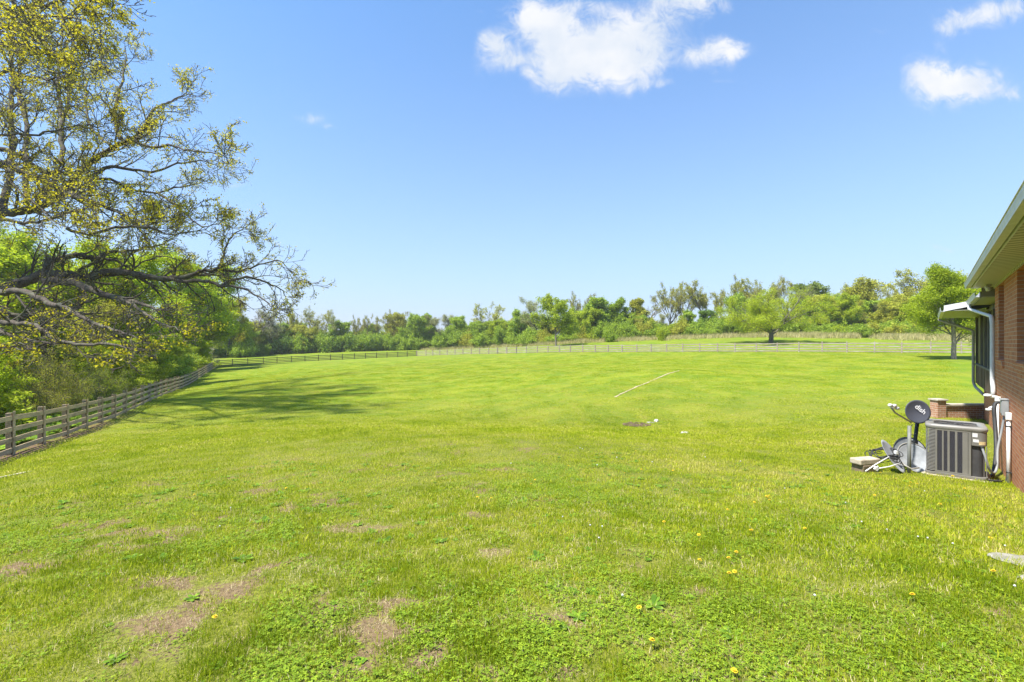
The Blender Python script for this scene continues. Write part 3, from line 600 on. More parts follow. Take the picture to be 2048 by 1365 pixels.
def pgut(a_, c_, flip):
    b = MB(); b.sweep([a_, c_], KP); o = b.build('gutter', M_WHITE, house); return o
g2 = pgut((6.72, .24, 1.155 + E0), (RT1 + .015, .24, 1.155 + E0), 0)
g3 = pgut((PT1, .82, .99 + E0), (6.69, .82, .99 + E0), 0)
for g_, oo in ((g2, .24), (g3, .82)):
    if max(v.co.y for v in g_.data.vertices) < oo + .05:
        for v_ in g_.data.vertices: v_.co.y = 2 * oo - v_.co.y
b = MB(); b.add([(6.685, .20, PZ + .04), (6.685, .20, PZ + .20), (6.685, .84, PZ + .08), (6.685, .84, PZ - .10), (6.70, .20, PZ + .04), (6.70, .20, PZ + .20), (6.70, .84, PZ + .08), (6.70, .84, PZ - .10)], [(0, 1, 2, 3), (4, 7, 6, 5), (0, 4, 5, 1), (1, 5, 6, 2), (2, 6, 7, 3), (3, 7, 4, 0)])
b.build('rake_fascia', M_WHITE, house)
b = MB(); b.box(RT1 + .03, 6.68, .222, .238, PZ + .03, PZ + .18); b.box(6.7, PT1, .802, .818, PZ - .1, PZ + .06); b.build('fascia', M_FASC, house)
# downspouts
def spout(pts, r=.036, m=M_WHITE, name='downspout'):
    P_ = [Vector(p) for p in pts]; out = [P_[0]]
    for i in range(1, len(P_) - 1):
        a_ = (P_[i - 1] - P_[i]).normalized(); c_ = (P_[i + 1] - P_[i]).normalized(); rr_ = min(.09, (P_[i - 1] - P_[i]).length * .4, (P_[i + 1] - P_[i]).length * .4)
        for k in range(5): s = k / 4; out.append((P_[i] + a_ * rr_) * (1 - s) ** 2 + P_[i] * 2 * s * (1 - s) + (P_[i] + c_ * rr_) * s * s)
    out.append(P_[-1]); b = MB(); b.tube(out, r, 10); return b.build(name, m, house)
spout([(6.35, .30, 1.15 + E0), (6.3, .30, 1.02 + E0), (3.15, .075, .66 + E0), (3.1, .06, .5 + E0), (3.1, .06, -.9 + E0), (2.9, .06, -1.02 + E0), (2.9, .06, -1.28 + E0)], .042)
spout([(PT1 - .15, .88, .99 + E0), (PT1 - .15, .88, .93 + E0), (11.7, -.05, .50 + E0), (11.7, -.05, .3 + E0), (11.7, -.05, -1.45 + E0), (11.6, -.10, -1.62 + E0), (9.4, -.18, -1.72 + E0)], .045, M_GALV)
spout([(4.1, -.19, -1.3 + E0), (4.1, -.19, -3.2 + E0)], .05, M_GCOND, 'drain_pipe')
spout([(2.25, .035, -1.35 + E0), (2.22, .035, -3.05 + E0)], .022, M_PVC, 'condensate_pipe')
# flood light under the soffit
lamp = empty('flood_light', (0, 0, 0), 0, 'white twin flood light fixed under the brick house soffit', 'light'); lamp.parent = None
lp = Matrix.Translation((HO.x, HO.y, 0)) @ Matrix.Rotation(HA, 4, 'Z') @ Vector((2.6, .16, ZS)); lamp.location = lp; lamp.rotation_euler = (0, 0, HA)
b = MB(); b.lathe([(.001, 0), (.055, 0), (.055, -.03), (.03, -.045), (.001, -.045)], 16); b.build('mount', M_WHITE, lamp)
for sx in (-1, 1):
    b = MB(); Mx = Matrix.Translation((sx * .07, .03, -.06)) @ Matrix.Rotation(R(sx * 35), 4, 'Y') @ Matrix.Rotation(R(-30), 4, 'X'); b.tube([(0, 0, -.03), (sx * .07, .03, -.065)], .011, 8); b.lathe([(.001, .03), (.03, .025), (.036, -.03), (.06, -.085), (.056, -.085), (.03, -.03), (.001, -.02)], 20, Mx); b.build('lamp_shade', M_WHITE, lamp)
def H2W(t_, o_, z_): return Matrix.Translation((HO.x, HO.y, 0)) @ Matrix.Rotation(HA, 4, 'Z') @ Vector((t_, o_, z_ + E0))
# wall fittings, each its own thing
def fitting(name, label, cat, t_, o_, z_): return empty(name, H2W(t_, o_, z_), HA, label, cat)
v1 = fitting('vent_cap', 'white mushroom vent cap on the brick wall above the air conditioner', 'vent', 2.75, .0, -1.24)
b = MB(); b.tube([(0, .0, 0), (0, .12, 0)], .03, 12); b.build('pipe', M_PVC, v1); b = MB(); b.lathe([(.001, .045), (.05, .04), (.075, .012), (.075, -.012), (.04, -.02), (.001, -.02)], 20, Matrix.Translation((0, .16, .02))); b.build('cap', M_PVC, v1)
v2 = fitting('vent_cap', 'small white vent elbow on the brick wall just below the mushroom vent', 'vent', 2.6, .0, -1.46)
b = MB(); b.tube([(0, 0, 0), (0, .08, 0), (0, .13, -.03), (0, .15, -.08)], .028, 12); b.build('pipe', M_PVC, v2); b = MB(); b.lathe([(.001, .03), (.05, .02), (.055, -.02), (.001, -.03)], 16, Matrix.Translation((0, .155, -.07))); b.build('cap', M_PVC, v2)
v3 = fitting('vent_cap', 'white rectangular hood behind the top of the black insulated line', 'vent', 1.95, 0, -1.22)
b = MB(); b.prism([(0, 0), (.11, 0), (.09, .05), (.02, .07)], -.055, .055, Matrix.Rotation(R(90), 4, 'Z') @ Matrix.Rotation(R(0), 4, 'X')); b.build('hood', M_PVC, v3, .01)
dx_ = fitting('disconnect_box', 'grey electrical disconnect box on the brick wall beside the air conditioner', 'electrical box', .75, 0, -1.27)
b = MB(); b.box(-.10, .10, .003, .10, -.17, .14); b.build('box', M_GCOND, dx_, .006); b = MB(); b.prism([(-.11, .0), (.11, .0), (.11, .125), (-.11, .125)], .141, .165); b.box(-.09, .09, .10, .112, -.13, .12); b.build('cover', M_GCOND, dx_, .004)
cd = fitting('conduit_pipe', 'white pvc conduit rising up the brick wall to a white junction box', 'conduit', .25, 0, -1.42)
b = MB(); zz = gz(*H2W(.25, .05, 0).to_2d()) - E0 + 1.42 - .1; b.tube([(0, .045, -.08), (0, .045, zz)], .03, 12); b.build('pipe', M_PVC, cd); b = MB(); b.box(-.05, .05, .003, .085, -.05, .09); b.build('junction_box', M_PVC, cd, .01)
for z_ in (-.16, -1.05): b = MB(); b.tube([(0, .045, z_), (0, .045, z_ - .02)], .036, 12); b.box(-.06, .06, .003, .02, z_ - .02, z_); b.build('strap', M_BLACK, cd)

# ---------------------------------------------------------------- air conditioner
AT = (0, .34); acz = -2.66
ac = empty('air_conditioner', H2W(.44, .34 + .44, acz), HA, 'grey square outdoor air conditioning unit standing beside the brick house', 'air conditioner')
hw = .44; HT = 1.02
def rsq(h, r, n=6):
    out = []
    for (sx, sy, a0) in ((1, 1, 0), (-1, 1, 90), (-1, -1, 180), (1, -1, 270)):
        for k in range(n + 1): a = R(a0 + 90 * k / n); out.append((sx * (h - r) + r * math.cos(a), sy * (h - r) + r * math.sin(a)))
    return out
b = MB(); b.prism(rsq(hw + .015, .11), 0, .05); b.build('base_pan', M_ACG, ac, .005)
b = MB(); b.prism(rsq(hw - .045, .09), .05, HT - .085); b.build('coil', M_ACD, ac)
# louvre fins: around both sides, the back and the front left corner. local: x- = camera side (front), y+ = outward (photo left)
prof = rsq(hw, .10, 6); 
def arc_part(pr, keep):
    return [p_ for p_ in pr if keep(p_)]
path = []
full = rsq(hw, .10, 6); k0 = min(range(len(full)), key=lambda i: (full[i][0] + hw) ** 2 + (full[i][1] - (hw - .1)) ** 2)
# order: starting at the front (x=-hw) side near y = hw-.1 and going round through y+ , x+ , y-
order = full[::-1]; k0 = min(range(len(order)), key=lambda i: (order[i][0] + hw) ** 2 + (order[i][1] - (hw - .1)) ** 2); order = order[k0:] + order[:k0]
stop = min(range(len(order)), key=lambda i: (order[i][0] - (hw - .1)) ** 2 + (order[i][1] + hw) ** 2)
lou = [(-hw, hw - .135)] + order[:stop + 1]
b = MB(); nf = 30
for k in range(nf):
    z = .075 + (HT - .19) * k / (nf - 1); pts = [Vector((x_, y_, z)) for x_, y_ in lou]
    vs = []; 
    for x_, y_ in lou:
        l_ = math.hypot(x_, y_); ux, uy = x_ / l_, y_ / l_
        vs += [(x_ + ux * .004, y_ + uy * .004, z), (x_ - ux * .022, y_ - uy * .022, z + .011), (x_ - ux * .022, y_ - uy * .022, z + .015), (x_ + ux * .004, y_ + uy * .004, z + .010)]
    n_ = len(lou); b.add(vs, [(i * 4 + q, i * 4 + (q + 1) % 4, (i + 1) * 4 + (q + 1) % 4, (i + 1) * 4 + q) for i in range(n_ - 1) for q in range(4)])
b.build('louvre', M_ACL, ac)
# front face: ribbed guard panel, seams and service column
b = MB(); xf = -hw
yL = hw - .135; W_ = 2 * hw; yy_ = lambda f_: hw - f_ * (2 * hw)      # fraction across the face from the left
b.box(xf, xf + .02, yy_(.19), yL, .05, HT - .085)
for f0, f1 in ((.27, .30), (.36, .40), (.485, .525), (.605, .695)): b.box(xf, xf + .018, yy_(f1), yy_(f0), .05, HT - .085)
b.box(xf - .002, xf + .012, yy_(.70), yy_(.15), .05, .085); b.box(xf - .002, xf + .012, yy_(.70), yy_(.15), HT - .12, HT - .085)
b.build('front_panel', M_ACG, ac, .003)
rib = simple('coil_guard', (.072, .068, .082), (.05, .048, .058), 90, .6, bs=.6)
b = MB()
for f0, f1 in ((.191, .269), (.301, .359), (.401, .484), (.526, .604)):
    b.box(xf + .008, xf + .012, yy_(f1), yy_(f0), .086, HT - .121)
    k = 0; z = .09
    while z < HT - .125: b.box(xf + .003, xf + .0075, yy_(f1), yy_(f0), z, z + .004); z += .0125
b.build('coil_guard', rib, ac)
b = MB(); b.box(xf - .001, xf + .02, yy_(.745), yy_(.70), .05, HT - .085)
# service cover upper right (with the rounded corner) and its recess below
cor = [(xf, yy_(.75)), (xf, -hw + .11)] + [(-hw + .11 - .11 * math.cos(R(a)), -hw + .11 - .11 * math.sin(R(a))) for a in (15, 30, 45, 60, 75, 90)] + [(-hw + .2, -hw)]
inn = [(x_ + .02, y_ + (.02 if i > 1 else 0)) for i, (x_, y_) in enumerate(cor)][::-1]
b.prism(cor + inn, HT - .36, HT - .085); b.box(xf, xf + .02, -hw + .005, -hw + .02, .05, HT - .36); b.build('service_cover', M_ACG, ac, .003)
b = MB(); b.box(xf + .10, xf + .12, -hw + .03, yy_(.75), .05, HT - .36); b.box(xf + .02, xf + .10, yy_(.75), yy_(.745), .05, HT - .36); b.build('recess_panel', simple('ac_recess', (.085, .075, .062), (.06, .052, .045), 5, .7), ac)
# top cap with fan opening
b = MB(); op = rsq(hw + .012, .12, 6); nn = len(op); 
def ringv(sc, z, circ=None):
    if circ: return [(circ * math.cos(math.atan2(y_, x_)), circ * math.sin(math.atan2(y_, x_)), z) for x_, y_ in op]
    return [(x_ * sc, y_ * sc, z) for x_, y_ in op]
L_ = [ringv(.985, HT - .09), ringv(1.0, HT - .075), ringv(1.012, HT - .05), ringv(1.012, HT - .03), ringv(.985, HT - .008), ringv(.94, HT), ringv(1, HT - .002, .405), ringv(1, HT - .03, .395), ringv(1, HT - .075, .39)]
vs = [p_ for l_ in L_ for p_ in l_]; b.add(vs, [(i * nn + k, i * nn + (k + 1) % nn, (i + 1) * nn + (k + 1) % nn, (i + 1) * nn + k) for i in range(len(L_) - 1) for k in range(nn)], True); b.build('top_cap', M_ACL, ac)
b = MB()
for rr_ in np.arange(.03, .40, .024): b.tube([(rr_ * math.cos(a), rr_ * math.sin(a), HT - .012) for a in np.linspace(0, 2 * math.pi, 33)], .0022, 4, False)
for k in range(8): a = k * math.pi / 4; b.tube([(.03 * math.cos(a), .03 * math.sin(a), HT - .015), (.40 * math.cos(a), .40 * math.sin(a), HT - .015)], .003, 4)
b.build('grille', M_ACD, ac)
b = MB()
for k in range(4):
    a = k * math.pi / 2 + .4; ca, sa = math.cos(a), math.sin(a); b.add([Vector((ca * r_ - sa * w0, sa * r_ + ca * w0, HT - .08 + dz)) for r_, w0, dz in ((.07, -.05, 0), (.07, .05, .03), (.36, .13, .045), (.36, -.09, -.01))], [(0, 1, 2, 3)])
b.lathe([(.001, HT - .05), (.07, HT - .055), (.075, HT - .12), (.001, HT - .13)], 16); b.build('fan', M_ACG, ac)
for (f0, f1, z0, z1, mm, lb) in ((.765, .845, HT - .19, HT - .115, M_STICK, 'upper white information sticker'), (.775, .865, HT - .29, HT - .235, M_STICK, 'lower white information sticker'), (.866, .96, HT - .335, HT - .27, M_STICKC, 'yellow and white warning sticker')):
    b = MB(); 
    if f1 < .88: b.box(xf - .0035, xf - .0005, yy_(f1), yy_(f0), z0, z1)
    else:
        pts = [(-hw - .003, yy_(.866))] + [(-hw + .11 - .113 * math.cos(R(a)), -hw + .11 - .113 * math.sin(R(a))) for a in (0, 12, 24, 36, 48)]; b.add([(x_, y_, z) for x_, y_ in pts for z in (z0, z1)], [(2 * i, 2 * i + 1, 2 * i + 3, 2 * i + 2) for i in range(len(pts) - 1)])
    o = b.build('sticker', mm, ac); o['label'] = lb
# concrete pad
pad = MB(); pad.box(-.52, .56, -.52, .52, -.10, -.004); pd = pad.build('concrete_pad', M_CONC, None, .01); pd.location = ac.location; pd.rotation_euler = (0, 0, HA); tag(pd, 'concrete pad under the air conditioning unit', 'pad')
# flexible whip from the disconnect box to the unit; black insulated refrigerant line
def hose(name, pts, r, m, label, cat, n=10):
    P_ = [H2W(*p) for p in pts]; out = []
    for i in range(len(P_) - 1):
        p0 = P_[max(i - 1, 0)]; p1 = P_[i]; p2 = P_[i + 1]; p3 = P_[min(i + 2, len(P_) - 1)]
        for k in range(8):
            s = k / 8; out.append(.5 * ((2 * p1) + (p2 - p0) * s + (2 * p0 - 5 * p1 + 4 * p2 - p3) * s * s + (3 * p1 - p0 - 3 * p2 + p3) * s ** 3))
    out.append(P_[-1]); o0 = P_[0].copy(); b = MB(); b.tube([q - o0 for q in out], r, n); o = b.build(name, m); o.location = o0; return tag(o, label, cat)
hose('cable_whip', [(.72, .06, -1.46), (.70, .10, -1.75), (.6, .16, -2.1), (.45, .18, -2.4), (.32, .22, -2.53), (.14, .28, -2.50), (.04, .33, -2.38), (.02, .37, -2.2), (.06, .42, -2.0)], .020, M_GCOND, 'grey flexible electric whip looping from the disconnect box into the air conditioner', 'cable')
hose('refrigerant_line', [(1.9, .02, -1.28), (1.9, .09, -1.31), (1.85, .12, -1.45), (1.7, .11, -1.9), (1.45, .12, -2.3), (1.25, .16, -2.62), (.95, .22, -2.74), (.85, .30, -2.72), (.75, .42, -2.62)], .036, M_BLACK, 'thick black insulated refrigerant line coming down the brick wall behind the unit', 'pipe')
hose('black_wire', [(.80, .06, -1.46), (.75, .03, -1.8), (.75, .02, -2.3), (.6, .06, -2.75), (.3, .2, -2.72), (.1, .3, -2.66)], .007, M_BLACK, 'thin black wire hanging beside the white conduit on the brick wall', 'wire', 6)
hose('drain_hose', [(.8, .2, -2.78), (.5, .16, -2.72), (.25, .14, -2.68), (.0, .2, -2.63), (-.08, .34, -2.62)], .02, M_BLACK, 'short black hose lying on the ground at the corner of the air conditioner', 'hose', 8)

# ---------------------------------------------------------------- brick retaining wall
rw = empty('retaining_wall', at(1876, 827, 16.2), 0, 'low brick retaining wall with a stone capped pillar behind the air conditioner', 'wall')
o0 = Vector(rw.location); zt = (CY - 798) / F * 16.2 + EYE - o0.z; zc = (CY - 808) / F * 16.2 + EYE - o0.z
b = MB(); b.box(-.15, .15, -.15, .15, -.5, zt - .055); b.build('pillar', M_BRICK2, rw)
b = MB(); b.box(-.19, .19, -.19, .19, zt - .053, zt); b.build('pillar_cap', M_CAPST, rw, .006)
b = MB(); b.box(.153, 2.4, -.10, .10, -.9, zc - .07); b.build('wall', M_BRICK2, rw)
b = MB(); b.box(.153, 2.4, -.15, .15, zc - .068, zc); b.build('coping', M_CAPST, rw, .006)

# ---------------------------------------------------------------- satellite dishes and the pile beside the unit
def dish_bm(b, rx, rz, depth, thick, M, n=40, rings=7):
    """shallow offset dish, opening towards +x"""
    vs = []; 
    for side in (0, 1):
        for i in range(rings + 1):
            s = i / rings
            for k in range(n):
                a = 2 * math.pi * k / n; x = depth * (s * s - 1) - (thick if side else 0) * (1 if i < rings else .6); vs.append(M @ Vector((x, rx * s * math.cos(a), rz * s * math.sin(a))))
    fs = []
    m = n * (rings + 1)
    for i in range(rings):
        for k in range(n):
            q = (i * n + k, i * n + (k + 1) % n, (i + 1) * n + (k + 1) % n, (i + 1) * n + k); fs.append(q); fs.append(tuple(m + e for e in q[::-1]))
    for k in range(n): fs.append((rings * n + k, rings * n + (k + 1) % n, m + rings * n + (k + 1) % n, m + rings * n + k))
    b.add(vs, fs, True)
def look(vec, roll=0):
    """matrix whose +x looks along vec, +z kept up"""
    x = Vector(vec).normalized(); y = Vector((0, 0, 1)).cross(x).normalized(); z = x.cross(y); return Matrix(((x.x, y.x, z.x, 0), (x.y, y.y, z.y, 0), (x.z, y.z, z.z, 0), (0, 0, 0, 1))) @ Matrix.Rotation(R(roll), 4, 'X')
DD = 9.75
dc = at(1836, 824, DD); foot = at(1832, 915, DD + .12); foot.z = gz(foot.x, foot.y)
sat = empty('satellite_dish', foot, 0, 'dark grey dish antenna lettered dish on a white pole left of the air conditioner', 'satellite dish')
c0 = dc - foot; aim = Vector((-.12, -.98, .13)); Md = Matrix.Translation(c0) @ look(aim, 0)
b = MB(); dish_bm(b, .252, .252, .045, .008, Md); b.build('reflector', M_DISHD, sat)
txt = bpy.data.curves.new('lettering', 'FONT'); txt.body = 'd\u00a0sh'; txt.size = .12; txt.extrude = .001; txt.align_x = 'CENTER'; txt.align_y = 'CENTER'
def text_mesh(body, size):
    c = bpy.data.curves.new('lettering', 'FONT'); c.body = body; c.size = size; c.extrude = .0008; c.align_x = 'CENTER'; c.align_y = 'CENTER'; c.offset = .0012
    o = bpy.data.objects.new('tmp', c); COL.objects.link(o); dg = bpy.context.evaluated_depsgraph_get(); dg.update(); m_ = bpy.data.meshes.new_from_object(o.evaluated_get(dg)); bpy.data.objects.remove(o); return m_
tm = text_mesh('dish', .145)
tm.name = 'lettering'; lo = link('lettering', tm, sat, simple('white_ink', (.82, .82, .84), (.78, .78, .80), 4, .5))
# text lies on the upper right of the reflector, running down to the right
right = look(aim).to_3x3() @ Vector((0, 1, 0)); 
Mt = Md @ Matrix.Translation((-.022, .070, .050)) @ Matrix(((0, 0, 1, 0), (1, 0, 0, 0), (0, 1, 0, 0), (0, 0, 0, 1))) @ Matrix.Rotation(R(-42), 4, 'Z'); lo.matrix_local = Mt
b = MB(); b.tube([c0 + Vector((.07, .08, -.13)), Vector((.012, .05, .52)), Vector((0, .02, .46))], .034, 12); b.box(-.035, .045, .0, .10, .44, .62); b.build('mount', M_BLACK, sat)
b = MB(); b.tube([(0.004, .02, .47), (0, 0, -.1)], .027, 12); b.build('pole', M_PVC, sat)
e0 = at(1822, 845, DD - .05) - foot; e1 = at(1790, 826, DD - .42) - foot; e2 = at(1783, 816, DD - .5) - foot
b = MB(); b.tube([e0, e1, e2], .017, 8); b.build('arm', M_GALV, sat)
b = MB(); toD = (c0 - e2).normalized()
for off in (at(1781, 811, DD - .52), at(1789, 812, DD - .50), at(1794, 817, DD - .47)):
    q = off - foot; b.lathe([(.001, -.05), (.028, -.05), (.034, -.02), (.034, .035), (.026, .045), (.001, .047)], 14, Matrix.Translation(q) @ toD.to_track_quat('Z', 'Y').to_matrix().to_4x4())
b.tube([at(1781, 814, DD - .52) - foot, at(1795, 818, DD - .47) - foot], .02, 8); b.build('receiver', M_WHITE, sat)
b = MB(); q0 = e0 + Vector((.04, .0, -.04)); b.tube([q0, q0 + Vector((-.06, 0, -.06)), q0 + Vector((-.09, 0, -.16)), q0 + Vector((0, 0, -.24)), q0 + Vector((.08, .02, -.2))], .006, 6); b.build('cable', M_BLACK, sat)
# loose dishes
def pile(name, px, py, d, rx, rz, aim, m, label, depth=.06, mr=None, roll=0):
    p = at(px, py, d); b = MB(); dish_bm(b, rx, rz, depth, .007, look(aim, roll)); o = b.build(name, m); o.location = p; return tag(o, label, 'satellite dish')
d1 = pile('dish_reflector', 1821, 906, 10.05, .34, .34, (-.12, -.95, .30), M_DISHG, 'round grey reflector with a dark rim propped behind the others left of the unit', .07)
b = MB(); b.tube([Vector((0, 0, 0)) + (look((-.12, -.95, .30)) @ Vector((.0, .34 * math.cos(a), .34 * math.sin(a)))) for a in np.linspace(0, 2 * math.pi, 41)], .009, 6, False); b.build('rim', M_BLACK, d1)
d2 = pile('dish_reflector', 1831, 916, 9.62, .34, .30, (-.10, -.90, .42), M_DISHG, 'large pale grey oval reflector leaning against the air conditioner', .07, roll=-35)
b = MB(); b.tube([(look((-.10, -.90, .42), -35) @ Vector((.002, .34 * math.cos(a), .30 * math.sin(a)))) for a in np.linspace(0, 2 * math.pi, 41)], .008, 6, False); b.build('rim', M_GALV, d2)
d3 = pile('dish_reflector', 1787, 913, 9.35, .17, .40, (-.93, -.34, .0), M_DISHG, 'grey reflector standing on its edge and leaning away from the pile', .06, roll=0)
d3.rotation_euler = (0, 0, 0)
b = MB(); dish_bm(b, .30, .36, .055, .008, look((.50, -.62, .48))); me_ = d3.data; o_t = b.build('tmp', M_DISHG); d3.data = o_t.data; bpy.data.objects.remove(o_t)
b = MB(); b.box(-.02, .02, -.03, .03, -.03, .03); b.tube([(0, 0, 0), (.06, .02, -.05)], .012, 8); o = b.build('bracket', M_WHITE, d3); o.location = at(1792, 905, 9.25) - d3.location
pp = at(1819, 852, 9.3); pb = at(1818, 938, 9.25); pb.z = gz(pb.x, pb.y) - .1
b = MB(); b.tube([pp - pb, Vector((0, 0, 0))], .032, 14); o = b.build('metal_pole', simple('dull_pole', (.17, .175, .155), (.13, .135, .12), 9, .6)); o.location = pb; tag(o, 'bare grey metal pole standing upright in front of the round reflectors', 'pole')
def rod(name, pts, r, m, label, cat):
    P_ = [at(*q) for q in pts]; o0 = P_[0].copy(); b = MB(); b.tube([q - o0 for q in P_], r, 8); o = b.build(name, m); o.location = o0; return tag(o, label, cat)
rod('feed_arm', [(1731, 943, 8.9), (1752, 929, 9.0), (1778, 914, 9.1)], .012, M_PVC, 'white feed arm lying slantwise in the grass beside the concrete block', 'metal arm')
fa = rod('feed_arm', [(1752, 938, 8.95), (1778, 934, 9.0), (1800, 927, 9.1)], .012, M_PVC, 'white feed arm lying flat in the grass with a receiver bracket at its end', 'metal arm')
b = MB(); b.box(-.035, .035, -.02, .02, -.03, .03, Matrix.Rotation(R(35), 4, 'Y')); b.tube([(0, 0, .01), (.04, 0, .05)], .014, 8); b.build('bracket', M_WHITE, fa)
rod('feed_arm', [(1808, 930, 9.05), (1822, 938, 9.0), (1838, 936, 9.05)], .014, M_GALV, 'short bent galvanised arm at the foot of the leaning reflectors', 'metal arm')
rg = random.Random(8); b = MB(); cc = at(1768, 909, 9.5); cc.z = max(cc.z, gz(cc.x, cc.y) + .1)
for k in range(9):
    a0 = rg.uniform(0, 6.28); rx_ = rg.uniform(.18, .31); rz_ = rg.uniform(.05, .12); off = Vector((rg.uniform(-.05, .05), rg.uniform(-.06, .06), rg.uniform(-.03, .05))); ti = rg.uniform(-.3, .3)
    b.tube([off + Vector((rx_ * math.cos(a), .16 * math.sin(a), rz_ * math.sin(a + .8 + ti) + .02 * math.sin(3 * a))) for a in np.linspace(a0, a0 + 2 * math.pi * .97, 26)], .008, 6)
o = b.build('cable_coil', M_BLACK); o.location = cc; tag(o, 'tangled coil of black cable behind the feed arms by the concrete block', 'cable')
cb = at(1727, 921, 9.3); gzc = gz(cb.x, cb.y)
blk = empty('concrete_block', (cb.x, cb.y, gzc), R(14), 'weathered concrete slab resting on a block left of the dish pile', 'concrete block'); zt = cb.z + .045 - gzc
b = MB(); b.box(-.22, .30, -.12, .12, zt - .11, zt); b.build('slab', M_CONC, blk, .02)
b = MB(); b.box(-.16, .20, -.13, .13, -.2, zt - .112); b.build('base', simple('dark_concrete', (.22, .16, .11), (.12, .10, .05), 9, .95, bs=.6), blk, .02)  # base block is darker and browner than the slab

# ---------------------------------------------------------------- stones, edging and the drain spot
def rock(name, p, sx, sy, sz, label, m, seed, flat=.5, rz=0, parent=None):
    bm = bmesh.new(); bmesh.ops.create_icosphere(bm, subdivisions=4, radius=1); 
    for v_ in bm.verts:
        n_ = mnoise.noise(v_.co * 1.3 + Vector((seed, 0, 0))) * .45 + mnoise.noise(v_.co * 4 + Vector((0, seed, 0))) * .14 + mnoise.noise(v_.co * 10 + Vector((0, seed, 0))) * .05; v_.co *= 1 + n_
        v_.co.z = max(min(v_.co.z, flat + .06 * mnoise.noise(v_.co * 3)), -.8); v_.co = Vector((v_.co.x * sx, v_.co.y * sy, v_.co.z * sz))
    me_ = bpy.data.meshes.new(name); bm.to_mesh(me_); bm.free()
    for f_ in me_.polygons: f_.use_smooth = True
    o = link(name, me_, parent, m); o.location = p; o.rotation_euler = (0, 0, rz)
    if label: tag(o, label, 'stone')
    return o
M_WST = simple('white_stone', (.52, .50, .46), (.36, .34, .31), 12, .85, bs=.5)
q = hit(2075, 1134); rock('flat_stone', q + Vector((.0, 0, -.012)), .27, .19, .055, 'large flat pale limestone slab half sunk in the grass at the right edge', M_STONE, 3, .5, R(-12))
q = hit(2042, 1162); rock('stone', q + Vector((.03, 0, .0)), .05, .04, .03, 'small pale stone in the grass in front of the flat limestone slab', M_STONE, 8)
q = hit(1369, 867); rock('stone', q, .15, .10, .09, 'white stone lying alone in the lawn right of the drain spot', M_WST, 5)
q = hit(1313, 844); rock('stone', q, .11, .09, .12, 'small white stone standing behind the dirt patch in the lawn', M_WST, 6, .9)
q = hit(1300, 846); rock('flat_stone', q, .18, .14, .05, 'flat grey stone at the back edge of the dirt patch in the lawn', M_STONE, 9)
q = hit(1273, 851)
b = MB(); rg = random.Random(5)
for k in range(260):
    a = rg.uniform(0, 6.28); rr_ = math.sqrt(rg.random()); x_ = .62 * rr_ * math.cos(a); y_ = .55 * rr_ * math.sin(a); s_ = rg.uniform(.015, .05); Mx = Matrix.Translation((x_, y_, gz(q.x + x_, q.y + y_) - q.z + .022)) @ Matrix.Rotation(rg.uniform(0, 6.28), 4, 'Z') @ Matrix.Rotation(rg.uniform(-.5, .5), 4, 'X'); b.box(-s_, s_, -s_ * .5, s_ * .5, -.006, .008, Mx)
o = b.build('bark_mulch', simple('mulch', (.19, .12, .08), (.09, .055, .04), 25, .95)); o.location = q; tag(o, 'patch of brown bark chips and gravel in a hollow of the lawn', 'mulch', kind='stuff')
def strip(name, a_, c_, w_, label, m, seed=1, h=.03):
    n = 30; rg = random.Random(seed); vs = []; d = (c_ - a_); d.z = 0; d.normalize(); nrm = Vector((-d.y, d.x, 0))
    for i in range(n + 1):
        s = i / n; p = a_.lerp(c_, s) + nrm * rg.uniform(-.02, .02); w0 = w_ / 2 * rg.uniform(.7, 1.15)
        for (e, z) in ((-1, -.05), (-1, h), (1, h), (1, -.05)): q_ = p + nrm * w0 * e; vs.append((q_.x - a_.x, q_.y - a_.y, gz(q_.x, q_.y) - a_.z + z))
    me_ = bpy.data.meshes.new(name); me_.from_pydata(vs, [], [(i * 4 + k, i * 4 + k + 1, i * 4 + k + 5, i * 4 + k + 4) for i in range(n) for k in range(3)] + [(0, 3, 2, 1), (n * 4, n * 4 + 1, n * 4 + 2, n * 4 + 3)]); me_.update()
    o = link(name, me_, None, m); o.location = a_; return tag(o, label, 'edging')
strip('stone_edging', hit(1231, 795), hit(1358, 742), .12, 'long straight pale stone edging set in the middle of the lawn', simple('tan_edging', (.44, .34, .22), (.30, .25, .14), 9, .95), 2, .02)
strip('stone_edging', hit(-90, 975), hit(60, 945), .13, 'pale stone edging sunk in the lawn near the left fence', simple('pale_edging', (.50, .45, .36), (.36, .31, .23), 9, .95), 3, .03)
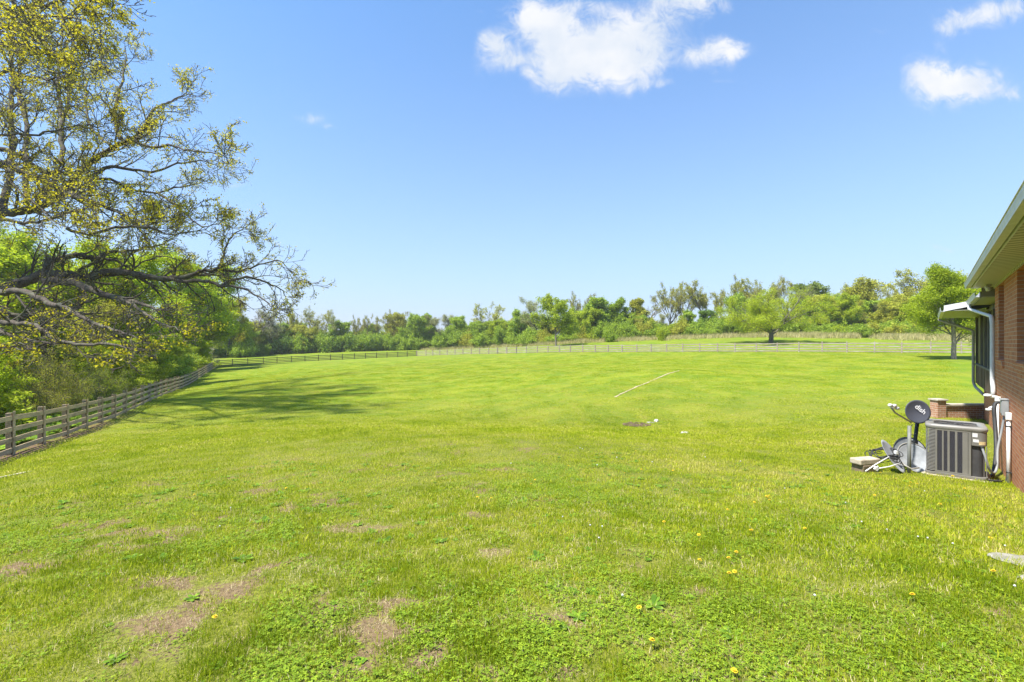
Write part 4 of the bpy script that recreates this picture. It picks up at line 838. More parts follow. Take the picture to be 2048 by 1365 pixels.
# ---------------------------------------------------------------- trees
def nrm(v): return v / (np.linalg.norm(v) + 1e-9)
class Tree:
    def __init__(s, seed): s.g = np.random.default_rng(seed); s.tubes = []; s.tips = []
    def grow(s, p, d, L, r, lvl, P):
        g = s.g; n = P['seg'][lvl]; pts = [p]; rad = [r]; dirs = [d]; wob = P['wob'][lvl]; tr = P['trop'][lvl]
        for i in range(n):
            d = nrm(d + g.normal(0, wob, 3) + np.array([0, 0, tr])); p = p + d * L / n; pts.append(p); rad.append(max(r * (1 - (i + 1) / n * (1 - P['tap'][lvl])), P.get('rmin', .006))); dirs.append(d)
        s.tubes.append((np.array(pts), np.array(rad), P['sides'][lvl]))
        s.kids(np.array(pts), np.array(rad), np.array(dirs), L, lvl, P)
    def kids(s, pts, rad, dirs, L, lvl, P, t0=None, nb=None, lenf=None):
        g = s.g; n = len(pts) - 1
        if lvl + 1 < P['levels']:
            nb = P['nb'][lvl] if nb is None else nb; nb = int(nb * g.uniform(.8, 1.2) + .5); t0 = P['t0'][lvl] if t0 is None else t0
            for k in range(nb):
                t = t0 + (1 - t0) * (k + g.uniform(.1, .9)) / nb; t = min(t, .995); f = t * n; i = int(f); q = pts[i] + (pts[i + 1] - pts[i]) * (f - i); dd = dirs[min(i + 1, n)]
                az = g.normal(size=3); az = nrm(az - dd * az.dot(dd)); a = R(P['ang'][lvl]) * g.uniform(.65, 1.3)
                if P.get('flat'): az = nrm(az * np.array([1, 1, P['flat']]) - dd * dd.dot(az * np.array([1, 1, P['flat']])))
                nd = nrm(dd * math.cos(a) + az * math.sin(a)); sh = P['shape'](t) if lvl == 0 else (1 - .45 * t)
                ll = (L if lenf is None else lenf) * P['lr'][lvl] * sh * g.uniform(.75, 1.2)
                s.grow(q, nd, ll, max(rad[i] * P['rr'][lvl], P.get('rmin', .006)), lvl + 1, P)
        if lvl >= P['tiplvl']:
            for f in (P['tipf'] if lvl == P['levels'] - 1 else (1.0,)):
                j = f * n; i = min(int(j), n - 1); s.tips.append(pts[i] + (pts[i + 1] - pts[i]) * (j - i))
    def wood_mesh(s, name, m, minr=0):
        V = []; Fq = []; o = 0
        for pts, rad, k in s.tubes:
            n = len(pts); T = np.gradient(pts, axis=0); T /= np.linalg.norm(T, axis=1)[:, None] + 1e-9
            ref = np.array([.31, .17, .93]) if abs(T[0, 2]) < .8 else np.array([.95, .3, .1]); A = ref - T * (T @ ref)[:, None]; A /= np.linalg.norm(A, axis=1)[:, None] + 1e-9; B = np.cross(T, A)
            a = np.arange(k) * 2 * np.pi / k
            V.append((pts[:, None] + (A[:, None] * np.cos(a)[None, :, None] + B[:, None] * np.sin(a)[None, :, None]) * rad[:, None, None]).reshape(-1, 3))
            i = np.arange(n - 1)[:, None] * k; j = np.arange(k)[None]; j2 = (j + 1) % k; Fq.append(np.stack([i + j, i + j2, i + k + j2, i + k + j], -1).reshape(-1, 4) + o); o += n * k
        me = np_mesh(name, np.concatenate(V), np.concatenate(Fq), smooth=True); me.materials.append(m); return me
    def leaf_mesh(s, name, m, per, spread, size, flat=0.0, aspect=.55, keep=1.0, vs=.18, droop=0.0, squash=1.0):
        g = s.g; tips = np.array(s.tips); 
        if keep < 1: tips = tips[g.random(len(tips)) < keep]
        cv = g.uniform(.15, .85, len(tips)); C = np.repeat(tips, per, 0) + g.normal(0, 1, (len(tips) * per, 3)) * np.array([1, 1, squash]) * spread; C[:, 2] -= droop
        V, Q = leafquads(C, size * g.uniform(.6, 1.35, len(C)), g, flat, aspect); var = np.clip(np.repeat(cv, per) * .8 + .1 + g.normal(0, vs, len(C)), 0, 1)
        me = np_mesh(name, V, Q, var); me.materials.append(m); s.n_leaves = len(C); return me
def PP(**k):
    d = dict(levels=4, seg=[7, 6, 5, 3], wob=[.06, .14, .2, .25], trop=[.02, .05, .04, .02], tap=[.35, .25, .3, .4], sides=[8, 5, 4, 3], nb=[14, 7, 6], t0=[.25, .25, .2], ang=[50, 45, 45], lr=[.45, .5, .45], rr=[.45, .5, .5],
             shape=lambda t: 1.0 - .55 * t, tiplvl=2, tipf=(.45, .75, 1.0), rmin=.012)
    d.update(k); return d
def make_kind(kind, seed):
    """a tree about 10 m tall; returns (wood mesh, leaf mesh, height, width)"""
    T = Tree(seed); g = T.g; z0 = np.array([0, 0, -.3]); up = nrm(np.array([g.normal(0, .04), g.normal(0, .04), 1]))
    if kind == 'fan_oak':      # airy crown of rising limbs, tufted at the ends
        P = PP(levels=5, seg=[5, 6, 5, 4, 3], wob=[.05, .12, .16, .22, .25], trop=[0, .10, .07, .04, 0], tap=[.8, .35, .35, .4, .5], sides=[8, 6, 4, 3, 3], nb=[8, 6, 5, 3], t0=[.7, .3, .3, .3], ang=[38, 34, 38, 42], lr=[1.75, .52, .48, .45], rr=[.55, .5, .5, .6], shape=lambda t: 1, tiplvl=3, tipf=(.6, 1.0), rmin=.022)
        T.grow(z0, up, 4.0, .26, 0, P); L = T.leaf_mesh('crown', M_BRONZE, 5, .2, .21, vs=.2, keep=.95); W_ = T.wood_mesh('trunk', M_BARK)
    elif kind == 'lime':       # rounded light green
        P = PP(nb=[18, 8, 6], t0=[.22, .2, .2], lr=[.52, .5, .5], shape=lambda t: .55 + 1.0 * math.sin(math.pi * min(1, .15 + .8 * t)) * .6)
        T.grow(z0, up, 8.6, .2, 0, P); L = T.leaf_mesh('crown', M_LIME, 7, .24, .27, vs=.27); W_ = T.wood_mesh('trunk', M_BARK)
    elif kind == 'green':
        P = PP(nb=[17, 8, 6], t0=[.16, .2, .2], lr=[.46, .5, .5])
        T.grow(z0, up, 9.0, .2, 0, P); L = T.leaf_mesh('crown', M_GREEN, 7, .26, .28, vs=.27); W_ = T.wood_mesh('trunk', M_BARK)
    elif kind == 'olive':
        P = PP(nb=[15, 7, 6], t0=[.3, .25, .2], lr=[.5, .52, .5], ang=[45, 42, 45], shape=lambda t: 1.1 - .45 * t)
        T.grow(z0, up, 8.6, .2, 0, P); L = T.leaf_mesh('crown', M_OLIVE, 6, .24, .25, keep=.85, vs=.25); W_ = T.wood_mesh('trunk', M_BARK)
    elif kind == 'dark':
        P = PP(nb=[20, 8, 6], t0=[.1, .2, .2], lr=[.42, .5, .5], shape=lambda t: 1.05 - .75 * t)
        T.grow(z0, up, 9.2, .2, 0, P); L = T.leaf_mesh('crown', M_DARK, 8, .24, .25); W_ = T.wood_mesh('trunk', M_BARK)
    elif kind == 'cedar':
        P = PP(levels=3, seg=[8, 5, 3], nb=[46, 8], t0=[.04, .15], ang=[72, 40], lr=[.34, .4], trop=[.01, .06, .02], shape=lambda t: 1.15 * (1 - t) + .06, tiplvl=1, tipf=(.3, .6, 1.0))
        T.grow(z0, up, 9.8, .15, 0, P); L = T.leaf_mesh('crown', M_DARK, 9, .16, .17); W_ = T.wood_mesh('trunk', M_BARK)
    elif kind == 'bare':
        P = PP(levels=5, seg=[8, 7, 5, 4, 3], nb=[9, 5, 4, 3], t0=[.38, .3, .3, .3], ang=[42, 40, 40, 40], lr=[.55, .5, .5, .5], wob=[.09, .16, .2, .22, .2], sides=[7, 5, 4, 3, 3], trop=[0, .09, .05, .03, 0], tap=[.3, .3, .3, .4, .5], rr=[.6, .55, .5, .5], tiplvl=3, tipf=(.7, 1.0), rmin=.02)
        T.grow(z0, up, 9, .2, 0, P); L = T.leaf_mesh('crown', M_GREYTWIG, 2, .12, .09, keep=.2); W_ = T.wood_mesh('trunk', M_BARKP)
    elif kind == 'grey':       # budding, twiggy grey-brown
        P = PP(nb=[14, 8, 6], t0=[.2, .25, .2], ang=[38, 38, 40], lr=[.5, .5, .5], trop=[.02, .08, .05, .03])
        T.grow(z0, up, 9, .17, 0, P); L = T.leaf_mesh('crown', M_GREYTWIG, 7, .24, .13, keep=.8); W_ = T.wood_mesh('trunk', M_BARK)
    elif kind == 'shrub':
        T.tubes = []; P = PP(levels=3, seg=[5, 4, 3], nb=[9, 6], t0=[.15, .2], ang=[45, 45], lr=[.5, .5], wob=[.15, .2, .2], tiplvl=1, tipf=(.35, .7, 1.0), sides=[4, 3, 3], trop=[.0, .03, 0], shape=lambda t: 1, rmin=.02)
        for k in range(16):
            a = g.uniform(0, 6.28); T.grow(np.array([.5 * math.cos(a), .5 * math.sin(a), -.3]), nrm(np.array([math.cos(a) * g.uniform(.3, 1.5), math.sin(a) * g.uniform(.3, 1.5), 1])), g.uniform(6, 10.5), .12, 0, P)
        L = T.leaf_mesh('leaves', M_GREEN, 4, .65, .85, vs=.25); W_ = T.wood_mesh('stems', M_BARK)
    elif kind == 'ornamental':  # the lone round tree: short trunk, dense fan of limbs
        P = PP(levels=5, seg=[4, 6, 5, 4, 3], nb=[13, 7, 6, 3], t0=[.6, .2, .2, .3], ang=[52, 42, 42, 42], lr=[2.3, .5, .5, .5], shape=lambda t: 1, trop=[0, .09, .05, .02, 0], tap=[.8, .3, .3, .4, .5], sides=[9, 6, 4, 3, 3], wob=[.05, .14, .18, .2, .2], rr=[.45, .5, .5, .5], tiplvl=3, tipf=(.4, 1.0), rmin=.018)
        T.grow(z0, up, 2.9, .34, 0, P); L = T.leaf_mesh('crown', M_LIMEO, 17, .30, .14); W_ = T.wood_mesh('trunk', M_BARK)
    elif kind == 'maple':
        P = PP(levels=4, nb=[22, 9, 7], t0=[.16, .15, .15], lr=[.44, .5, .5], ang=[44, 45, 45], rr=[.34, .5, .5], shape=lambda t: .8 + .5 * math.sin(math.pi * min(1, t + .2)) - .35 * t, seg=[8, 6, 5, 4], trop=[.02, .07, .04, .02], tipf=(.35, .6, .8, 1.0))
        T.grow(z0, up, 9.2, .24, 0, P); L = T.leaf_mesh('crown', M_LIME, 20, .24, .14, vs=.22); W_ = T.wood_mesh('trunk', M_BARKP)
    elif kind == 'wood_tall':  # woodland tree seen close: fine leaves
        P = PP(levels=5, seg=[9, 7, 5, 4, 3], nb=[16, 7, 5, 3], t0=[.28, .2, .2, .2], ang=[48, 42, 42, 42], lr=[.42, .5, .5, .5], wob=[.06, .14, .18, .2, .2], trop=[.02, .06, .04, .02, 0], tap=[.3, .3, .3, .4, .5], sides=[9, 6, 4, 3, 3], rr=[.42, .5, .5, .5], tiplvl=3, tipf=(.5, 1.0), rmin=.010, shape=lambda t: 1.1 - .5 * t)
        T.grow(z0, up, 9.0, .16, 0, P); L = T.leaf_mesh('crown', M_LIME, 8, .20, .155, flat=.3, vs=.25); W_ = T.wood_mesh('trunk', M_BARK)
    elif kind == 'wood_sapling':
        P = PP(levels=4, seg=[8, 6, 5, 3], nb=[26, 9, 6], t0=[.05, .12, .15], ang=[62, 42, 42], lr=[.46, .5, .5], tiplvl=2, tipf=(.3, .65, 1.0), sides=[6, 4, 3, 3], rmin=.010, trop=[.02, .02, .0, -.02], flat=.5, shape=lambda t: 1.15 - .7 * t)
        T.grow(z0, up, 9, .11, 0, P); L = T.leaf_mesh('crown', M_LIME, 11, .24, .17, flat=-.4, squash=.5, vs=.25); W_ = T.wood_mesh('trunk', M_BARK)
    elif kind == 'brush':      # twiggy brown undergrowth
        P = PP(levels=4, seg=[6, 5, 4, 3], nb=[8, 6, 4], t0=[.1, .15, .2], ang=[40, 45, 45], lr=[.5, .5, .5], wob=[.16, .2, .2, .2], tiplvl=2, tipf=(.5, 1.0), sides=[4, 3, 3, 3], trop=[.0, .0, 0, 0], shape=lambda t: 1, rmin=.016)
        for k in range(12):
            a = g.uniform(0, 6.28); T.grow(np.array([.6 * math.cos(a), .6 * math.sin(a), -.3]), nrm(np.array([math.cos(a) * g.uniform(.2, 1.2), math.sin(a) * g.uniform(.2, 1.2), 1])), g.uniform(6, 10.5), .10, 0, P)
        L = T.leaf_mesh('leaves', M_OLIVE, 4, .3, .2, keep=.7); W_ = T.wood_mesh('stems', M_BARK)
    co = np.empty(len(L.vertices) * 3, np.float32); L.vertices.foreach_get('co', co); co = co.reshape(-1, 3)
    return W_, L, np.percentile(co[:, 2], 99.3), (np.percentile(co[:, 0], 98.5) - np.percentile(co[:, 0], 1.5) + np.percentile(co[:, 1], 98.5) - np.percentile(co[:, 1], 1.5)) / 2
M_LIMEO = foliage('leaf_ornamental', [(.22, .27, .02), (.34, .42, .022), (.44, .52, .03), (.52, .56, .06)], .45, .5, tcol=(.45, .5, .02))
KIND = {}
def kind_of(kind, var):
    k = (kind, var)
    if k not in KIND: KIND[k] = make_kind(kind, 100 + 17 * var + sum(map(ord, kind)))
    return KIND[k]
NAMES = {'fan_oak': ('oak_tree', 'tree'), 'lime': ('tree', 'tree'), 'green': ('tree', 'tree'), 'olive': ('tree', 'tree'), 'dark': ('tree', 'tree'), 'cedar': ('cedar_tree', 'tree'), 'bare': ('bare_tree', 'tree'), 'grey': ('tree', 'tree'), 'shrub': ('shrub', 'shrub'),
         'ornamental': ('tree', 'tree'), 'maple': ('maple_tree', 'tree'), 'wood_tall': ('tree', 'tree'), 'wood_sapling': ('sapling', 'tree'), 'brush': ('brush', 'shrub')}
SWAP = {}
def tree_at(kind, var, x, y, height, width, label, group=None, rz=None, leaf=None, sink=0.0, lean=0.0):
    Wm, Lm, h0, w0 = kind_of(kind, var); nm, cat = NAMES[kind]
    rg = random.Random(int(x * 71 + y * 13)); rz = rg.uniform(0, 6.28) if rz is None else rz
    root = empty(nm, (x, y, gz(x, y) - sink), rz, label, cat, group); sz = (height + sink) / h0; sx = min(width / w0, 1.35 * sz) if width else sz; root.scale = (sx, sx, sz)
    if lean: root.rotation_euler = (rg.uniform(-lean, lean), rg.uniform(-lean, lean), rz)
    if leaf:
        key = (Lm.name, leaf.name)
        if key not in SWAP: m2 = Lm.copy(); m2.materials.clear(); m2.materials.append(leaf); SWAP[key] = m2
        Lm = SWAP[key]
    tn, ln = ('stems', 'leaves') if cat == 'shrub' else ('trunk', 'crown')
    link(tn, Wm, root); link(ln, Lm, root); return root
def far_tree(kind, var, px, top, width, d, label, group=None, leaf=None, **k):
    d = max(d, ip(BASE, px, 2) + 1.0) if (d > 90 and kind not in ('shrub', 'cedar', 'lime', 'wood_tall')) else d; x, y = (px - CX) / F * d, d; h = (CY - top) / F * d + EYE - gz(x, y); w_ = width / F * d
    return tree_at(kind, var, x, y, h, w_, label, group, leaf=leaf, **k)

TOPL = [(430, 640), (520, 650), (600, 640), (680, 668), (720, 655), (800, 645), (900, 648), (1000, 645), (1080, 640), (1180, 620), (1280, 635), (1340, 640), (1450, 640), (1560, 630), (1620, 600), (1700, 590), (1780, 600), (1900, 590), (2060, 590)]
BASE = [(430, 712, 128), (560, 707, 148), (700, 700, 158), (850, 697, 158), (950, 694, 150), (1040, 690, 132), (1112, 688, 118), (1200, 683, 112), (1300, 677, 108), (1400, 673, 104), (1500, 671, 100), (1600, 673, 96), (1700, 677, 91), (1800, 680, 86), (1900, 683, 84), (2060, 686, 82)]
def ip(tb, x, c=1): return float(np.interp(x, [r_[0] for r_ in tb], [r_[c] for r_ in tb]))
# --- single trees in and before the meadow
far_tree('ornamental', 0, 1541, 584, 140, 76, 'round light green tree with a short dark trunk just beyond the pale fence')
far_tree('maple', 0, 1908, 541, 112, 43, 'bright green maple with a pale trunk standing inside the fence by the porch corner')
far_tree('lime', 0, 1112, 592, 76, 101, 'slim yellow green tree standing alone in front of the wood beyond the fence bend')
far_tree('wood_tall', 1, 392, 535, 110, 88, 'tall lime green tree crowning the far end of the left woods', leaf=M_VIVID)
far_tree('wood_tall', 0, 404, 566, 90, 95, 'bright rounded tree at the end of the left woods beside the fence corner', leaf=M_LIME)
far_tree('wood_tall', 2, 452, 596, 60, 130, 'yellow orange tinged tree right of the rounded one beyond the fence corner', leaf=M_SPRING)
far_tree('wood_tall', 0, 340, 505, 120, 74, 'large lime green tree behind the end of the longest oak limb', leaf=M_VIVID)
far_tree('wood_sapling', 0, 412, 640, 50, 93, 'lime sapling filling the foot of the wood behind the fence corner', leaf=M_LIME)
far_tree('wood_sapling', 1, 470, 655, 60, 131, 'green sapling between the fence corner and the dark hedge', leaf=M_GREEN)
far_tree('shrub', 2, 408, 690, 40, 92, 'shaded shrub at the tip of the left woods', leaf=M_GREEN)
far_tree('shrub', 0, 486, 676, 40, 131, 'leafy shrub left of the leafless tree', leaf=M_GREEN)
# --- the far tree line, left to right
FL = [
 ('bare', 0, 507, 612, 60, 128, 'leafless grey tree rising above the bushes beyond the fence corner', M_GREYTWIG),
 ('grey', 0, 545, 622, 60, 140, 'pale slender budding tree right of the leafless tree', M_GREYTWIG),
 ('green', 1, 480, 640, 70, 120, 'mid green tree against the left woods beyond the fence corner', M_GREEN),
 ('fan_oak', 0, 590, 620, 46, 160, 'left one of the bronze tinged oaks above the dark hedge', None),
 ('fan_oak', 1, 632, 617, 60, 160, 'right and taller one of the bronze tinged oaks above the dark hedge', None),
 ('olive', 0, 612, 655, 80, 150, 'olive tree below the pair of bronze oaks', None),
 ('grey', 1, 668, 634, 52, 160, 'thin grey twigged tree left of the low gap in the tree line', None),
 ('green', 0, 668, 644, 48, 135, 'fresh dark green tree standing in front of the low gap', None),
 ('grey', 0, 705, 668, 60, 165, 'low grey tree in the dip of the tree line', None),
 ('fan_oak', 0, 714, 634, 34, 165, 'small bronze oak just right of the dip in the tree line', None),
 ('fan_oak', 1, 743, 630, 34, 165, 'bronze oak second to the right of the dip in the tree line', None),
 ('fan_oak', 0, 785, 622, 46, 165, 'bare topped bronze oak left of the rounded brown one', None),
 ('olive', 1, 806, 626, 48, 163, 'rounded brown olive oak in the middle of the left tree line', M_BRONZE),
 ('lime', 1, 838, 630, 50, 160, 'pale green tree right of the rounded brown oak', M_GREEN),
 ('green', 1, 862, 632, 56, 160, 'green tree left of the grey twigged pair', None),
 ('grey', 1, 882, 632, 42, 158, 'left of the two grey twigged trees in the middle tree line', None),
 ('grey', 0, 902, 630, 42, 158, 'right of the two grey twigged trees in the middle tree line', None),
 ('green', 0, 922, 634, 56, 155, 'leafy green tree left of the tall airy oak', None),
 ('fan_oak', 1, 978, 606, 58, 155, 'tall airy oak standing over the middle of the tree line', M_OLIVE),
 ('lime', 0, 958, 644, 66, 150, 'light green bushy tree under the tall airy oak on its left', M_GREEN),
 ('lime', 1, 1003, 642, 60, 145, 'light green bushy tree under the tall airy oak on its right', None),
 ('green', 1, 1045, 622, 66, 135, 'broad leafy tree left of the slim yellow green tree', None),
 ('grey', 1, 1078, 598, 62, 130, 'grey airy tree behind the slim yellow green tree on its left', None),
 ('fan_oak', 0, 1155, 586, 50, 128, 'bronze oak behind the slim yellow green tree on its right', None),
 ('lime', 1, 1160, 618, 60, 118, 'lime tree right of the slim yellow green tree', None),
 ('green', 0, 1196, 599, 56, 122, 'tall dense green tree left in the dark green group', None),
 ('green', 1, 1236, 601, 58, 122, 'tall dense green tree right in the dark green group', None),
 ('grey', 0, 1250, 640, 56, 118, 'grey tangle of twigs in front of the dark green group', None),
 ('dark', 0, 1214, 632, 50, 118, 'dark narrow tree in the middle of the dark green group', None),
 ('dark', 1, 1277, 600, 46, 120, 'dark bronze topped oak right of the dark green group', M_OLIVE),
 ('green', 0, 1290, 632, 60, 116, 'green tree under the dark bronze topped oak', None),
 ('bare', 1, 1296, 588, 44, 130, 'thin grey tree between the dark group and the airy oaks', M_GREYTWIG),
 ('fan_oak', 0, 1338, 570, 64, 124, 'first of the airy oaks from the left on the right hand rise', None),
 ('fan_oak', 1, 1368, 566, 50, 126, 'second of the airy oaks from the left on the right hand rise', None),
 ('fan_oak', 2, 1408, 565, 66, 122, 'third and widest of the airy oaks on the right hand rise', None),
 ('fan_oak', 1, 1441, 583, 30, 126, 'small airy oak in the notch between the two oak groups', None),
 ('fan_oak', 0, 1482, 556, 66, 124, 'tall airy oak behind the round light green tree on its left', None),
 ('fan_oak', 2, 1524, 556, 70, 124, 'tall airy oak right behind the round light green tree', None),
 ('fan_oak', 1, 1568, 556, 60, 124, 'airy oak above the round light green tree on its right', None),
 ('lime', 0, 1480, 588, 66, 114, 'bright green tree below the airy oaks left of the round tree', M_GREEN),
 ('grey', 0, 1325, 628, 56, 112, 'thin twiggy tree under the first airy oak', None),
 ('green', 1, 1372, 622, 76, 112, 'spreading green tree under the second airy oak', None),
 ('green', 0, 1425, 622, 76, 110, 'dark leafy tree under the widest airy oak', M_DARK),
 ('cedar', 0, 1358, 638, 26, 106, 'small dark pointed cedar at the foot of the airy oaks', None),
 ('shrub', 0, 1447, 640, 60, 104, 'rounded grey green bush left of the round light green tree', M_GREYG := foliage('leaf_grey_green', [(.12, .18, .05), (.22, .30, .09), (.30, .38, .14)], .3)),
 ('shrub', 1, 1322, 655, 24, 98, 'small cone shaped bush standing by the dry grass', M_LIME),
 ('shrub', 0, 1222, 655, 26, 104, 'small bright bush at the edge of the dry grass below the dark group', M_GREEN),
 ('grey', 1, 1604, 578, 44, 116, 'thin grey tree right of the round light green tree', None),
 ('green', 0, 1642, 567, 60, 116, 'grey green round topped tree at the start of the right hand wood', M_GREYG2 := foliage('leaf_sage', [(.11, .16, .03), (.20, .26, .05), (.30, .36, .08)], .3)),
 ('lime', 1, 1612, 606, 60, 104, 'bright lime tree at the left edge of the right hand wood', None),
 ('lime', 0, 1664, 590, 56, 108, 'lime tree in the upper left of the right hand wood', None),
 ('olive', 0, 1686, 572, 60, 112, 'olive crowned tree left of the highest one in the right hand wood', None),
 ('olive', 1, 1722, 562, 66, 112, 'highest olive crowned tree of the right hand wood', None),
 ('grey', 0, 1678, 612, 60, 100, 'grey brown twiggy tree in the middle of the right hand wood', None),
 ('fan_oak', 1, 1758, 566, 60, 106, 'brown tinged tree with dark limbs in the right hand wood', M_OLIVE),
 ('grey', 1, 1745, 606, 60, 98, 'twiggy brown tree in front of the brown tinged tree', None),
 ('olive', 0, 1796, 584, 62, 104, 'olive tree left of the big spreading oak', None),
 ('lime', 1, 1770, 630, 60, 96, 'low lime tree in front of the right hand wood', None),
 ('fan_oak', 2, 1868, 534, 130, 98, 'big spreading oak towering behind the bright green maple', M_OLIVE),
 ('olive', 1, 1835, 590, 60, 96, 'olive tree between the right hand wood and the maple', None),
 ('lime', 0, 1800, 625, 50, 92, 'yellow green tree just left of the maple', None),
 ('olive', 0, 1900, 570, 80, 100, 'olive tree behind the maple', None),
 ('fan_oak', 0, 1960, 545, 80, 98, 'oak behind the porch corner of the house', M_OLIVE),
 ('green', 0, 1950, 590, 90, 96, 'green tree behind the porch corner of the house', None),
]
for kd, vr, px, top, wd, d, lb, lf in FL: far_tree(kd, vr, px, top, wd, d, lb, leaf=lf)
# filler crowns behind, hardly told apart
rg = random.Random(21)
px = 440.0
while px < 2010:
    d = ip(BASE, px, 2) + rg.uniform(4, 16); top = ip(TOPL, px) + rg.uniform(-5, 12)
    far_tree(rg.choice(['green', 'lime', 'olive', 'green', 'grey']), rg.randint(0, 1), px, top, rg.uniform(50, 78), d, 'leafy tree filling the far tree line behind the taller ones', 'filler trees of the far tree line', leaf=rg.choice([None, None, M_OLIVE, M_GREEN])); px += rg.uniform(12, 21)
px = 452.0
while px < 2000:      # undergrowth at its foot
    bd = ip(BASE, px, 2); by = ip(BASE, px); hh = rg.uniform(14, 36)
    dk = px < 870 or rg.random() < .35
    m_ = M_DARK if (px < 700 and rg.random() < .4) else (M_GREEN if dk else rg.choice([M_GREEN, M_LIME, M_OLIVE, M_GREEN]))
    reg = 'left' if px < 860 else ('middle' if px < 1280 else 'right')
    far_tree('shrub', rg.randint(0, 2), px, by - hh, rg.uniform(26, 52), bd + rg.uniform(-1.5, 3), {'left': 'dark green bush in the hedge at the foot of the left far trees', 'middle': 'leafy bush at the foot of the middle far trees', 'right': 'leafy bush edging the dry grass below the right far trees'}[reg], 'bushes at the foot of the %s far trees' % reg, leaf=m_); px += rg.uniform(8, 15)
# dry tall grass in front of the bushes
tp = [proto('dry_a', blades(46, .5, .35, 1.0, .035, .35, 2, 61, .2, 1), M_TAN), proto('dry_b', blades(40, .5, .3, .85, .04, .5, 2, 62, .4, 1), M_TAN)]
pts = []; 
for k in range(5200):
    px = rg.uniform(840, 2010); thick = .4 if px < 1040 else (1.0 if px < 1180 else (.5 if px < 1560 else 1.0)); n_ = float(fbm(np.array([px * .02]), np.array([3.0]), 1.0, 77, 3)[0])
    if rg.random() > thick * ss(n_, .25, .6) : continue
    d = ip(BASE, px, 2) - 1.0 - abs(rg.gauss(0, 2.6)); x = (px - CX) / F * d; pts.append((x, d, gz(x, d)))
tag(scatter('dry_grass', pts, [rg.uniform(.7, 1.5) for _ in pts], [rg.randint(0, 1) for _ in pts], tp), 'tall straw coloured grass along the foot of the far trees', 'dry grass', kind='stuff')

